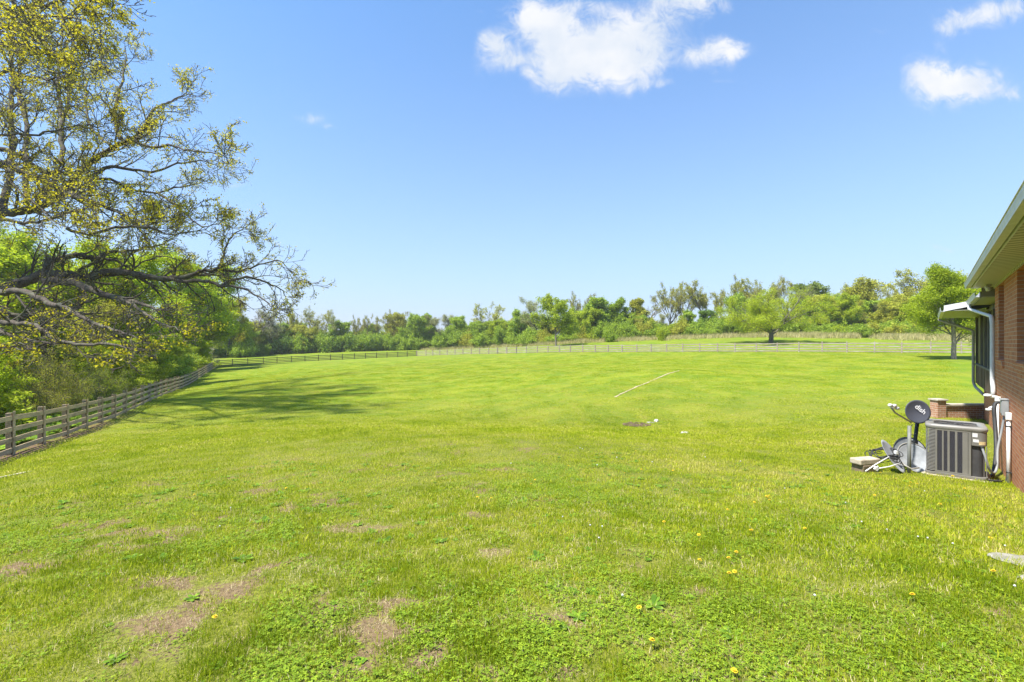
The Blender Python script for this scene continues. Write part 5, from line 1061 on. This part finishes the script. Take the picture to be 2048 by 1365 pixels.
# --- the woods beyond the left fence
def LW(s, off): p = FA + FD * s + FN * off; return p.x, p.y
WD = [  # kind, variant, along the fence, beyond it, height, width, label, leaf
 ('wood_tall', 0, 58, 9, 14.5, 9, 'tall bright green tree at the far end of the left woods', M_VIVID),
 ('wood_tall', 1, 72, 6, 13.5, 8, 'yellow green tree at the tip of the left woods by the fence corner', M_VIVID),
 ('wood_tall', 2, 84, 5, 11, 7, 'orange tinged young tree above the fence corner', M_OLIVE),
 ('wood_tall', 0, 46, 12, 16.5, 10, 'broad bright tree in the middle of the left woods', M_VIVID),
 ('wood_tall', 1, 48, 12, 16, 9, 'lime green tree in the left woods behind the branches', M_VIVID),
 ('wood_tall', 2, 40, 20, 19, 10, 'tall thin leaved tree high behind the left woods', M_LIME),
 ('wood_tall', 0, 62, 22, 20, 9, 'leafy tree behind the long low oak limb', M_LIME),
 ('wood_tall', 1, 44, 8, 15, 8, 'light green tree close behind the near fence', M_VIVID),
 ('wood_tall', 2, 42, 34, 27, 9, 'tall sparse tree rising upright behind the oak crown', M_SPRING),
 ('wood_tall', 0, 38, 30, 25, 9, 'upright tree with a straight trunk at the left edge', M_SPRING),
 ('wood_tall', 1, 50, 34, 28, 10, 'tallest thin crowned tree deep in the left woods', M_SPRING),
 ('wood_tall', 2, 36, 16, 14, 8, 'leaning green tree behind the first fence posts', M_VIVID),
 ('wood_tall', 0, 66, 18, 16, 10, 'green tree deep behind the far end of the left woods', M_LIME),
 ('wood_tall', 1, 52, 24, 17, 10, 'leafy tree deep in the middle of the left woods', M_LIME),
 ('wood_tall', 2, 80, 14, 13, 9, 'green tree deep behind the fence corner', M_LIME),
 ('wood_tall', 0, 94, 8, 11, 8, 'light green tree just past the fence corner', M_OLIVE),
 ('wood_tall', 1, 104, 12, 12, 9, 'green tree farther past the fence corner', M_LIME),
 ('grey', 0, 50, 6, 9.5, 7, 'grey brown twiggy tree leaning out over the fence', M_OLIVE),
 ('grey', 1, 31, 5, 8.5, 6, 'small brown twiggy tree behind the middle of the fence', M_OLIVE),
 ('wood_sapling', 0, 6, 4.5, 3.9, 5.0, 'bright lime sapling spreading behind the nearest fence panels', M_VIVID),
 ('wood_sapling', 1, 10.5, 5.5, 4.3, 5.5, 'bright lime sapling beside the first one behind the fence', M_VIVID),
 ('wood_sapling', 0, 15.5, 7, 4.6, 6, 'lime sapling behind the fifth and sixth fence posts', M_VIVID),
 ('wood_sapling', 1, 30, 4, 4.8, 5.5, 'green sapling with layered leaves behind the fence middle', M_LIME),
 ('wood_sapling', 0, 37, 3.6, 5.5, 6, 'layered green sapling beyond the sagging fence rails', M_LIME),
 ('wood_sapling', 1, 46, 3.4, 5.5, 6.5, 'low spreading green sapling overhanging the far fence', M_LIME),
 ('wood_sapling', 0, 58, 3.2, 6, 7, 'leafy green sapling near the far end of the left fence', M_LIME),
 ('wood_sapling', 1, 70, 3.6, 7, 7, 'leafy sapling close before the fence corner', M_LIME),
 ('wood_sapling', 0, 82, 4, 7, 7, 'lime green sapling at the fence corner', M_VIVID),
 ('wood_sapling', 1, 2, 8, 4.2, 6, 'lime sapling at the left edge behind the near fence', M_VIVID),
 ('wood_sapling', 0, -2, 5, 3.6, 5, 'lime sapling just outside the left edge', M_VIVID),
 ('wood_sapling', 1, 22, 8, 5, 6, 'pale green sapling in the brown undergrowth', M_LIME),
 ('brush', 0, 16, 3.2, 2.6, 3.6, 'brown twiggy brush behind the nearer fence rails', None),
 ('brush', 1, 20, 4.5, 4.2, 4.5, 'tall tangle of brown stems with olive leaves behind the fence', M_OLIVE),
 ('brush', 0, 25, 3.6, 3.0, 4, 'dark stemmed brush behind the fence middle', M_LIME),
 ('brush', 1, 41, 5, 4.5, 5.5, 'green budding brush under the layered saplings', M_LIME),
 ('brush', 0, 12, 9, 4.2, 5, 'olive brush between the lime saplings', M_OLIVE),
 ('shrub', 0, 43, 3, 2.8, 4.5, 'dark green shrub pressed against the far fence', M_GREEN),
 ('shrub', 1, 52, 3, 3.0, 5, 'very dark shrub at the shaded foot of the woods', M_GREEN),
 ('shrub', 2, 64, 3, 3.0, 5.5, 'dark shrub near the far end of the left fence', M_GREEN),
 ('shrub', 0, 76, 3, 2.8, 5.5, 'low green shrub by the fence corner', M_LIME),
 ('shrub', 1, 3, 3.6, 2.4, 4.5, 'leafy green shrub behind the nearest fence post', M_LIME),
 ('shrub', 2, 8, 3.4, 2.2, 4.2, 'leafy green shrub low behind the third fence post', M_LIME),
]
for kd, vr, s_, off, h, w_, lb, lf in WD: x, y = LW(s_, off); tree_at(kd, vr, x, y, h, w_, lb, leaf=lf, lean=.06 if kd == 'wood_tall' else 0)
k = 0
while k < 75:
    s_ = rg.uniform(-6, 110); off = rg.uniform(14, 42); x, y = LW(s_, off)
    if x / max(y, 1) < -1.35 or y < 46: k += 1; continue
    kd = rg.choice(['green', 'lime', 'wood_sapling', 'green', 'shrub']); tree_at(kd, rg.randint(0, 1), x, y, rg.uniform(8, 15) if kd != 'shrub' else rg.uniform(4, 6), rg.uniform(7, 9), 'green tree filling the depth of the left woods', 'filler trees deep in the left woods', leaf=rg.choice([M_VIVID, M_LIME, M_LIME])); k += 1
# green herbs on the wood floor behind the fence
pts = []
for k in range(5200):
    s_ = rg.uniform(-4, 90); off = abs(rg.gauss(0, 4)) + .5; x, y = LW(s_, off); pts.append((x, y, gz(x, y)))
hp = [proto('herb_a', blades(40, .45, .12, .45, .03, .6, 2, 71, 0, .8), M_WEED), proto('herb_b', rosette(9, 26, .42, .09, 1.0), M_WEED)]
tag(scatter('undergrowth', pts, [rg.uniform(.35, 1.1) for _ in pts], [rg.randint(0, 1) for _ in pts], hp), 'rank green grass and herbs on the wood floor beyond the left fence', 'undergrowth', kind='stuff')

# --- the great oak leaning in from the left: main limbs follow the photo, twigs are grown
OSC = 31.0 / 13.2; K9 = 31.0 / 9.3
oak_xy = (at(-260, 560, 13.2 * OSC).x, 13.2 * OSC); oz = gz(*oak_xy); oak = empty('oak_tree', (oak_xy[0], oak_xy[1], oz), 0, 'huge old oak with long mossy limbs and young yellow leaves reaching in from the left', 'tree')
T = Tree(5); oB = np.array([oak_xy[0], oak_xy[1], oz])
def zo3(x, y): return (x / 3.175, y / 3.175)
def zo4(x, y): return (x / 3.175, 400 + y / 3.175)
LIMB = [  # (depth, start radius, end radius, points in the photo)
 (13.2, .21, .05, [zo4(*p) for p in ((-20, 565), (100, 540), (200, 500), (290, 470), (420, 475), (560, 490), (700, 455), (820, 465), (960, 490), (1100, 500), (1200, 480), (1290, 450), (1390, 440))], .0),
 (13.2, .05, .02, [zo4(*p) for p in ((1390, 440), (1420, 350), (1445, 270), (1500, 210), (1560, 170))], .4),
 (13.2, .05, .012, [zo4(*p) for p in ((1390, 440), (1500, 460), (1600, 430), (1700, 400), (1780, 390), (1870, 480))], .3),
 (13.0, .075, .015, [zo4(*p) for p in ((960, 490), (1190, 515), (1330, 520), (1410, 545), (1500, 550), (1600, 590), (1680, 640), (1760, 695))], -.4),
 (13.3, .06, .015, [zo4(*p) for p in ((1410, 545), (1500, 500), (1600, 495), (1700, 530), (1780, 570), (1830, 620))], .5),
 (13.4, .13, .03, [zo4(*p) for p in ((290, 470), (300, 400), (350, 385), (480, 350), (560, 365), (620, 375), (700, 330), (850, 325), (920, 300), (1010, 290), (1100, 240))], .6),
 (12.8, .15, .06, [zo4(*p) for p in ((290, 515), (430, 525), (560, 560), (680, 605), (800, 640), (900, 660), (1000, 700))], -.6),
 (12.6, .06, .015, [zo4(*p) for p in ((800, 640), (900, 700), (960, 760), (1060, 800), (1150, 830))], -1.0),
 (12.4, .14, .03, [zo4(*p) for p in ((-20, 590), (100, 575), (210, 605), (330, 665), (430, 690), (540, 760), (650, 800), (760, 840), (870, 880))], -.8),
 (12.9, .12, .03, [zo4(*p) for p in ((-20, 705), (100, 735), (250, 740), (350, 700), (470, 690), (560, 640), (700, 600))], .2),
 (13.8, .08, .02, [zo4(*p) for p in ((-20, 780), (120, 770), (250, 765), (420, 770), (480, 765), (640, 740), (790, 760))], .8),
 (12.0, .11, .03, [zo4(*p) for p in ((-20, 770), (80, 780), (230, 800), (320, 860), (420, 910), (560, 918), (720, 915), (800, 935))], -.9),
 (12.3, .09, .05, [zo4(*p) for p in ((-20, 835), (120, 870), (250, 900), (420, 915))], -.3),
 (11.6, .09, .075, [zo4(*p) for p in ((-60, 932), (0, 930), (82, 930))], -.8),
 (13.0, .17, .05, [zo3(*p) for p in ((-20, 1365), (100, 1350), (200, 1330), (300, 1290), (380, 1220), (440, 1160), (520, 1080), (640, 990), (720, 930), (800, 900), (900, 840))], .0),
 (13.0, .07, .015, [zo3(*p) for p in ((900, 840), (960, 730), (1030, 670), (1110, 630), (1190, 590))], .5),
 (13.0, .06, .015, [zo3(*p) for p in ((900, 840), (860, 900), (960, 930), (1080, 930), (1200, 960), (1330, 970), (1430, 990))], -.6),
 (14.0, .09, .025, [zo3(*p) for p in ((385, 1040), (395, 900), (385, 760), (370, 620), (372, 480), (375, 400), (400, 200), (390, 80))], 1.0),
 (14.0, .07, .015, [zo3(*p) for p in ((400, 740), (440, 640), (445, 500), (455, 380), (500, 270), (560, 220))], 1.2),
 (13.2, .08, .015, [zo3(*p) for p in ((770, 885), (735, 800), (735, 680), (760, 580), (785, 480), (800, 370), (790, 285))], .6),
 (13.4, .06, .012, [zo3(*p) for p in ((700, 925), (620, 860), (560, 780), (545, 650), (555, 530), (600, 450), (640, 380))], .9),
 (12.7, .14, .04, [zo3(*p) for p in ((-20, 1045), (130, 1090), (250, 1130), (330, 1180), (420, 1225), (520, 1260), (640, 1300), (780, 1370), (860, 1420), (930, 1450))], -.4),
 (13.5, .11, .03, [zo3(*p) for p in ((-20, 950), (200, 1050), (300, 1100), (400, 1095), (480, 1130), (560, 1140), (700, 1140), (830, 1200), (1000, 1225), (1120, 1190), (1210, 1180))], .5),
 (12.9, .05, .012, [zo3(*p) for p in ((1000, 1225), (1100, 1290), (1200, 1380), (1290, 1440), (1400, 1420))], -.4),
 (13.1, .07, .015, [zo3(*p) for p in ((560, 1130), (700, 1060), (850, 1080), (1000, 1090), (1130, 1040), (1280, 1020), (1390, 1060))], .4),
 (12.2, .08, .02, [zo3(*p) for p in ((-20, 190), (120, 180), (220, 140), (350, 100), (500, 120), (610, 125))], -.8),
 (12.0, .06, .012, [zo3(*p) for p in ((-20, 50), (60, 100), (150, 160), (240, 230), (300, 300), (340, 370))], -.9),
 (12.0, .05, .012, [zo3(*p) for p in ((200, 60), (320, 20), (450, -20), (560, 0), (690, 35))], -.5),
 (13.6, .12, .05, [zo3(*p) for p in ((20, 1340), (60, 1100), (80, 900), (60, 700), (90, 500), (60, 300), (80, 100), (70, -150))], 1.2),
 (14.4, .10, .03, [zo3(*p) for p in ((170, 1300), (165, 1000), (170, 800), (120, 600), (130, 400), (180, 250), (210, 60), (230, -120))], 1.5),
 (12.6, .06, .015, [zo3(*p) for p in ((-20, 860), (200, 860), (350, 830), (500, 800), (640, 810), (700, 780))], -.2),
 (12.4, .06, .015, [zo3(*p) for p in ((-20, 470), (150, 480), (300, 500), (420, 490), (480, 430), (560, 380))], -.6),
 (12.8, .06, .015, [zo3(*p) for p in ((-20, 1060), (60, 1150), (150, 1240), (240, 1300), (330, 1400), (420, 1440))], -1.1),
 (12.5, .07, .015, [zo4(*p) for p in ((-20, 130), (150, 150), (330, 120), (500, 60), (640, 40), (780, 90), (880, 130), (1000, 190), (1090, 180))], -.5),
 (13.6, .06, .015, [zo4(*p) for p in ((420, 180), (560, 220), (700, 180), (850, 170), (960, 180), (1080, 220), (1200, 200), (1300, 190), (1380, 130))], .6),
 (13.0, .06, .012, [zo4(*p) for p in ((480, 470), (560, 420), (660, 380), (760, 400), (840, 440), (900, 400), (1000, 360), (1110, 380), (1120, 420))], .3),
 (13.9, .09, .02, [zo3(*p) for p in ((600, -250), (500, -150), (380, -60), (250, 20), (120, 60))][::-1], 1.0),
]
rgo = np.random.default_rng(33)
PO = PP(levels=4, seg=[6, 6, 5, 3], wob=[.1, .16, .2, .25], trop=[0, .07, .04, .01], tap=[.3, .3, .35, .5], sides=[8, 6, 4, 3], nb=[9, 6, 4], t0=[.1, .15, .2], ang=[42, 42, 42], lr=[.4, .55, .5], rr=[.42, .55, .6], shape=lambda t: 1, tiplvl=3, tipf=(.35, .7, 1.0), rmin=.014)
trunk_top = at(-260, 560, 13.2 * OSC)
IMG = []
for (d, r0, r1, pl, dz) in LIMB:
    rooted = pl[0][0] < 0 and r0 > .055; m_ = max(len(pl) - 1, 1); d = (13.2 + (d - 13.2) * 1.7) * OSC
    if not rooted and IMG and pl[0][0] > 0:      # a branch starts at the depth of the limb it leaves
        q = min(IMG, key=lambda e: (e[0] - pl[0][0]) ** 2 + (e[1] - pl[0][1]) ** 2)
        if (q[0] - pl[0][0]) ** 2 + (q[1] - pl[0][1]) ** 2 < 60 ** 2: d = q[2]
    dd = dz * 3.2 * OSC; pts = [np.array(at(px, py, d + dd * s_ / m_)) for s_, (px, py) in enumerate(pl)]; rs = d / 13.2
    IMG += [(px, py, d + dd * s_ / m_) for s_, (px, py) in enumerate(pl)]
    IMG += [((pl[i][0] + pl[i + 1][0]) / 2, (pl[i][1] + pl[i + 1][1]) / 2, d + dd * (i + .5) / m_) for i in range(len(pl) - 1)]
    if rooted:      # run on to the trunk outside the frame
        q = np.array(trunk_top) + np.array([0, (d - 31) * .1, (pts[0][2] - trunk_top.z) * .55]); pts = [q, (q + pts[0]) / 2 + np.array([0, 0, rgo.uniform(-.4, .7)])] + pts
    P0 = np.array(pts); dense = [P0[0]]
    for i in range(len(P0) - 1):
        p0 = P0[max(i - 1, 0)]; p1 = P0[i]; p2 = P0[i + 1]; p3 = P0[min(i + 2, len(P0) - 1)]
        for k in range(1, 5):
            s_ = k / 4; dense.append(.5 * ((2 * p1) + (p2 - p0) * s_ + (2 * p0 - 5 * p1 + 4 * p2 - p3) * s_ * s_ + (3 * p1 - p0 - 3 * p2 + p3) * s_ ** 3) + rgo.normal(0, .04, 3))
    r1 = min(r1, .05) * .6 if pl[-1] not in [q_[3][0] for q_ in LIMB] else r1
    D = np.array(dense) - oB; rad = .78 * (r1 + (r0 - r1) * np.linspace(1, 0, len(D)) ** .85) * rs * rgo.uniform(.93, 1.08, len(D)); T.tubes.append((D, rad, 9 if r0 > .1 else 7)); dirs = np.gradient(D, axis=0); dirs /= np.linalg.norm(dirs, axis=1)[:, None]
    n_t = len(T.tips); Ln = np.linalg.norm(np.diff(D, axis=0), axis=1).sum(); T.kids(D, np.minimum(rad, .065 * K9), dirs, Ln, 0, PO, t0=.10 if r0 < .1 else .2, nb=max(6, Ln / K9 * (3.4 if pl[-1][1] < 590 else 1.7)), lenf=(2.7 if pl[-1][1] < 590 else 2.6) * rs)
    for k in range(3): T.grow(D[-1], nrm(dirs[-1] + rgo.normal(0, .35, 3)), rgo.uniform(.4, .75) * rs, rad[-1] * .8, 1, PO)
    if pl[-1][1] >= 590 or pl[0][1] > 560: T.tips = T.tips[:n_t] + [q_ for q_ in T.tips[n_t:] if rgo.random() < .38]
# off-frame crown to the left and above, and the trunk
zt_ = trunk_top.z - oz
T.tubes.append((np.array([[0, 0, -.4], [0, 0, .3], [.02, 0, 2.5], [.05, .02, 4.2], [0.0, 0, zt_], [.3, .3, zt_ + 6], [.0, .9, zt_ + 13]]) , np.array([1.3, 1.0, .9, .86, .82, .7, .5]), 14))
POX = dict(PO); POX.update(nb=[7, 5, 3])
for k in range(6):
    a = rgo.uniform(1.6, 5.2); h0 = rgo.uniform(6, zt_ + 12); L0 = rgo.uniform(11, 15); d0 = nrm(np.array([math.cos(a), math.sin(a), rgo.uniform(.0, .8)])); p = np.array([0, 0, h0]); pts = [p]
    for i in range(8): d0 = nrm(d0 + rgo.normal(0, .12, 3)); p = p + d0 * L0 / 8; pts.append(p)
    D = np.array(pts); rad = np.linspace(.45, .09, 9); T.tubes.append((D, rad, 7)); dirs = np.gradient(D, axis=0); dirs /= np.linalg.norm(dirs, axis=1)[:, None]; T.kids(D, np.minimum(rad, .2), dirs, L0, 0, POX, t0=.25, nb=9, lenf=7)
T.g = np.random.default_rng(3); tips = np.array(T.tips)
link('trunk', T.wood_mesh('trunk', M_OAKBARK), oak)
link('crown', T.leaf_mesh('crown', M_SPRING, 9, .13, .13, aspect=.5, keep=.17, vs=.2, droop=.03), oak)
print('oak tubes', len(T.tubes), 'tips', len(T.tips), 'leaves', T.n_leaves)

# --- dandelions: yellow flowers and white seed heads where the photo shows them
M_YEL = simple('dandelion_yellow', (.78, .56, .01), (.62, .40, .01), 60, .7); M_PUFF = mat('seed_head'); t = M_PUFF; t.put(t.bsdf.inputs['Base Color'], (.62, .62, .58)); t.put(t.bsdf.inputs['Roughness'], .9); M_PUFF = t.m
M_STEM = simple('dandelion_stem', (.16, .22, .05), (.22, .20, .07), 20, .6)
def flower_mesh():
    g = np.random.default_rng(4); Vs = []; Qs = []
    for ringn, (n, l, upz) in enumerate(((18, .020, .1), (14, .015, .5), (9, .010, 1.2))):
        for k in range(n):
            a = 2 * math.pi * (k + ringn * .4) / n + g.normal(0, .05); d_ = np.array([math.cos(a), math.sin(a), upz]); d_ = d_ / np.linalg.norm(d_); p_ = np.array([-math.sin(a), math.cos(a), 0]); o = len(Vs); c = np.array([0, 0, .002 * ringn])
            Vs += [c, c + d_ * l * .7 + p_ * .0028, c + d_ * l, c + d_ * l * .7 - p_ * .0028]; Qs.append([o, o + 1, o + 2, o + 3])
    me = np_mesh('flower_head', np.array(Vs), np.array(Qs)); me.materials.append(M_YEL); return me
def puff_mesh():
    g = np.random.default_rng(5); C = g.normal(size=(170, 3)); C /= np.linalg.norm(C, axis=1)[:, None]; Vs = []; Qs = []
    for c in C:
        a = nrm(g.normal(size=3)); a = nrm(a - c * a.dot(c)); b_ = np.cross(a, c); p = c * .019; o = len(Vs)
        Vs += [p - a * .005, p + b_ * .005, p + a * .005, p - b_ * .005, c * .002 - a * .0004, c * .002 + a * .0004, p + a * .0004, p - a * .0004]; Qs += [[o, o + 1, o + 2, o + 3], [o + 4, o + 5, o + 6, o + 7]]
    me = np_mesh('seed_head', np.array(Vs), np.array(Qs)); me.materials.append(M_PUFF); return me
FM, PM = flower_mesh(), puff_mesh()
def stem_mesh(h):
    b = MB(); b.tube([(0, 0, -.02), (.004, .002, h * .5), (0, 0, h)], .0018, 5); me = bpy.data.meshes.new('stem'); me.from_pydata([tuple(v) for v in b.v], [], b.f); me.materials.append(M_STEM); return me
SM = {h: stem_mesh(h) for h in (.035, .06, .11, .18)}
def dandelion(px, py, kind, h, label, group, sc=1.0):
    p = hit(px, py + 4); q = p; r_ = random.Random(px)
    root = empty('dandelion', q, r_.uniform(0, 6.28), label, 'flower', group); root.scale = (sc,) * 3; root.rotation_euler = (r_.uniform(-.25, .25), r_.uniform(-.25, .25), root.rotation_euler.z)
    st = link('stem', SM[h], root); hd = link('flower_head' if kind == 'y' else 'seed_head', FM if kind == 'y' else PM, root); hd.location = (0, 0, h)
YEL = [(427, 1246), (1304, 1307), (1467, 1356), (1283, 1232), (1328, 1048), (1399, 1077), (1398, 1125), (1460, 1130), (1508, 1006), (1531, 998), (1539, 1003), (1472, 1118), (1500, 1067), (1069, 964), (1062, 970), (955, 1000), (983, 999), (1270, 905), (1251, 948), (1281, 944), (1136, 934), (1340, 918),
       (1535, 998), (1452, 1026), (1505, 1066), (1611, 1065), (1818, 973), (1833, 971), (1979, 1080), (1830, 1205), (1820, 965), (1905, 955), (1790, 960), (1750, 995), (1930, 978), (1470, 1155), (1460, 1155), (388, 995), (573, 977), (1352, 906), (1345, 942), (1538, 998), (1990, 1150), (1760, 950), (1880, 1010)]
PUF = [(1125, 1040), (1243, 1205), (1180, 1055), (1204, 1058), (1166, 900), (1233, 917), (1021, 930), (1570, 980), (1480, 925), (1411, 917), (1200, 1082), (438, 1058), (460, 1020), (1723, 1047), (1838, 1080), (1855, 1084), (1771, 1065), (1850, 985), (1905, 1093), (2010, 1098), (2030, 1180), (1628, 1204), (1691, 1010), (1160, 898), (1305, 927), (1195, 934)]
for i, (a, c) in enumerate(YEL): dandelion(a, c, 'y', .06 if i % 2 else .035, 'open yellow dandelion flower in the mown lawn', 'yellow dandelions dotted over the lawn', 1.0 if c > 960 else 1.2)
for i, (a, c) in enumerate(PUF): dandelion(a, c, 'p', .11 if i != 1 else .18, 'white dandelion seed head standing above the lawn', 'white dandelion seed heads in the lawn', .42 if c > 960 else .6)

# --- spring haze lying over the meadow
hb = MB(); hb.box(-760, 760, -560, 760, -12, 30); hm = bpy.data.materials.new('haze'); hm.use_nodes = True; ht = NT(hm.node_tree); ht.n.clear(); pv = ht.new('ShaderNodeVolumePrincipled'); pv.inputs['Color'].default_value = (.97, .96, .93, 1); pv.inputs['Density'].default_value = .00035; pv.inputs['Anisotropy'].default_value = .3
oo = ht.new('ShaderNodeOutputMaterial'); ht.l.new(pv.outputs[0], oo.inputs['Volume']); ho = hb.build('haze', hm); tag(ho, 'thin pale haze over the meadow and the far trees', 'haze', kind='stuff')
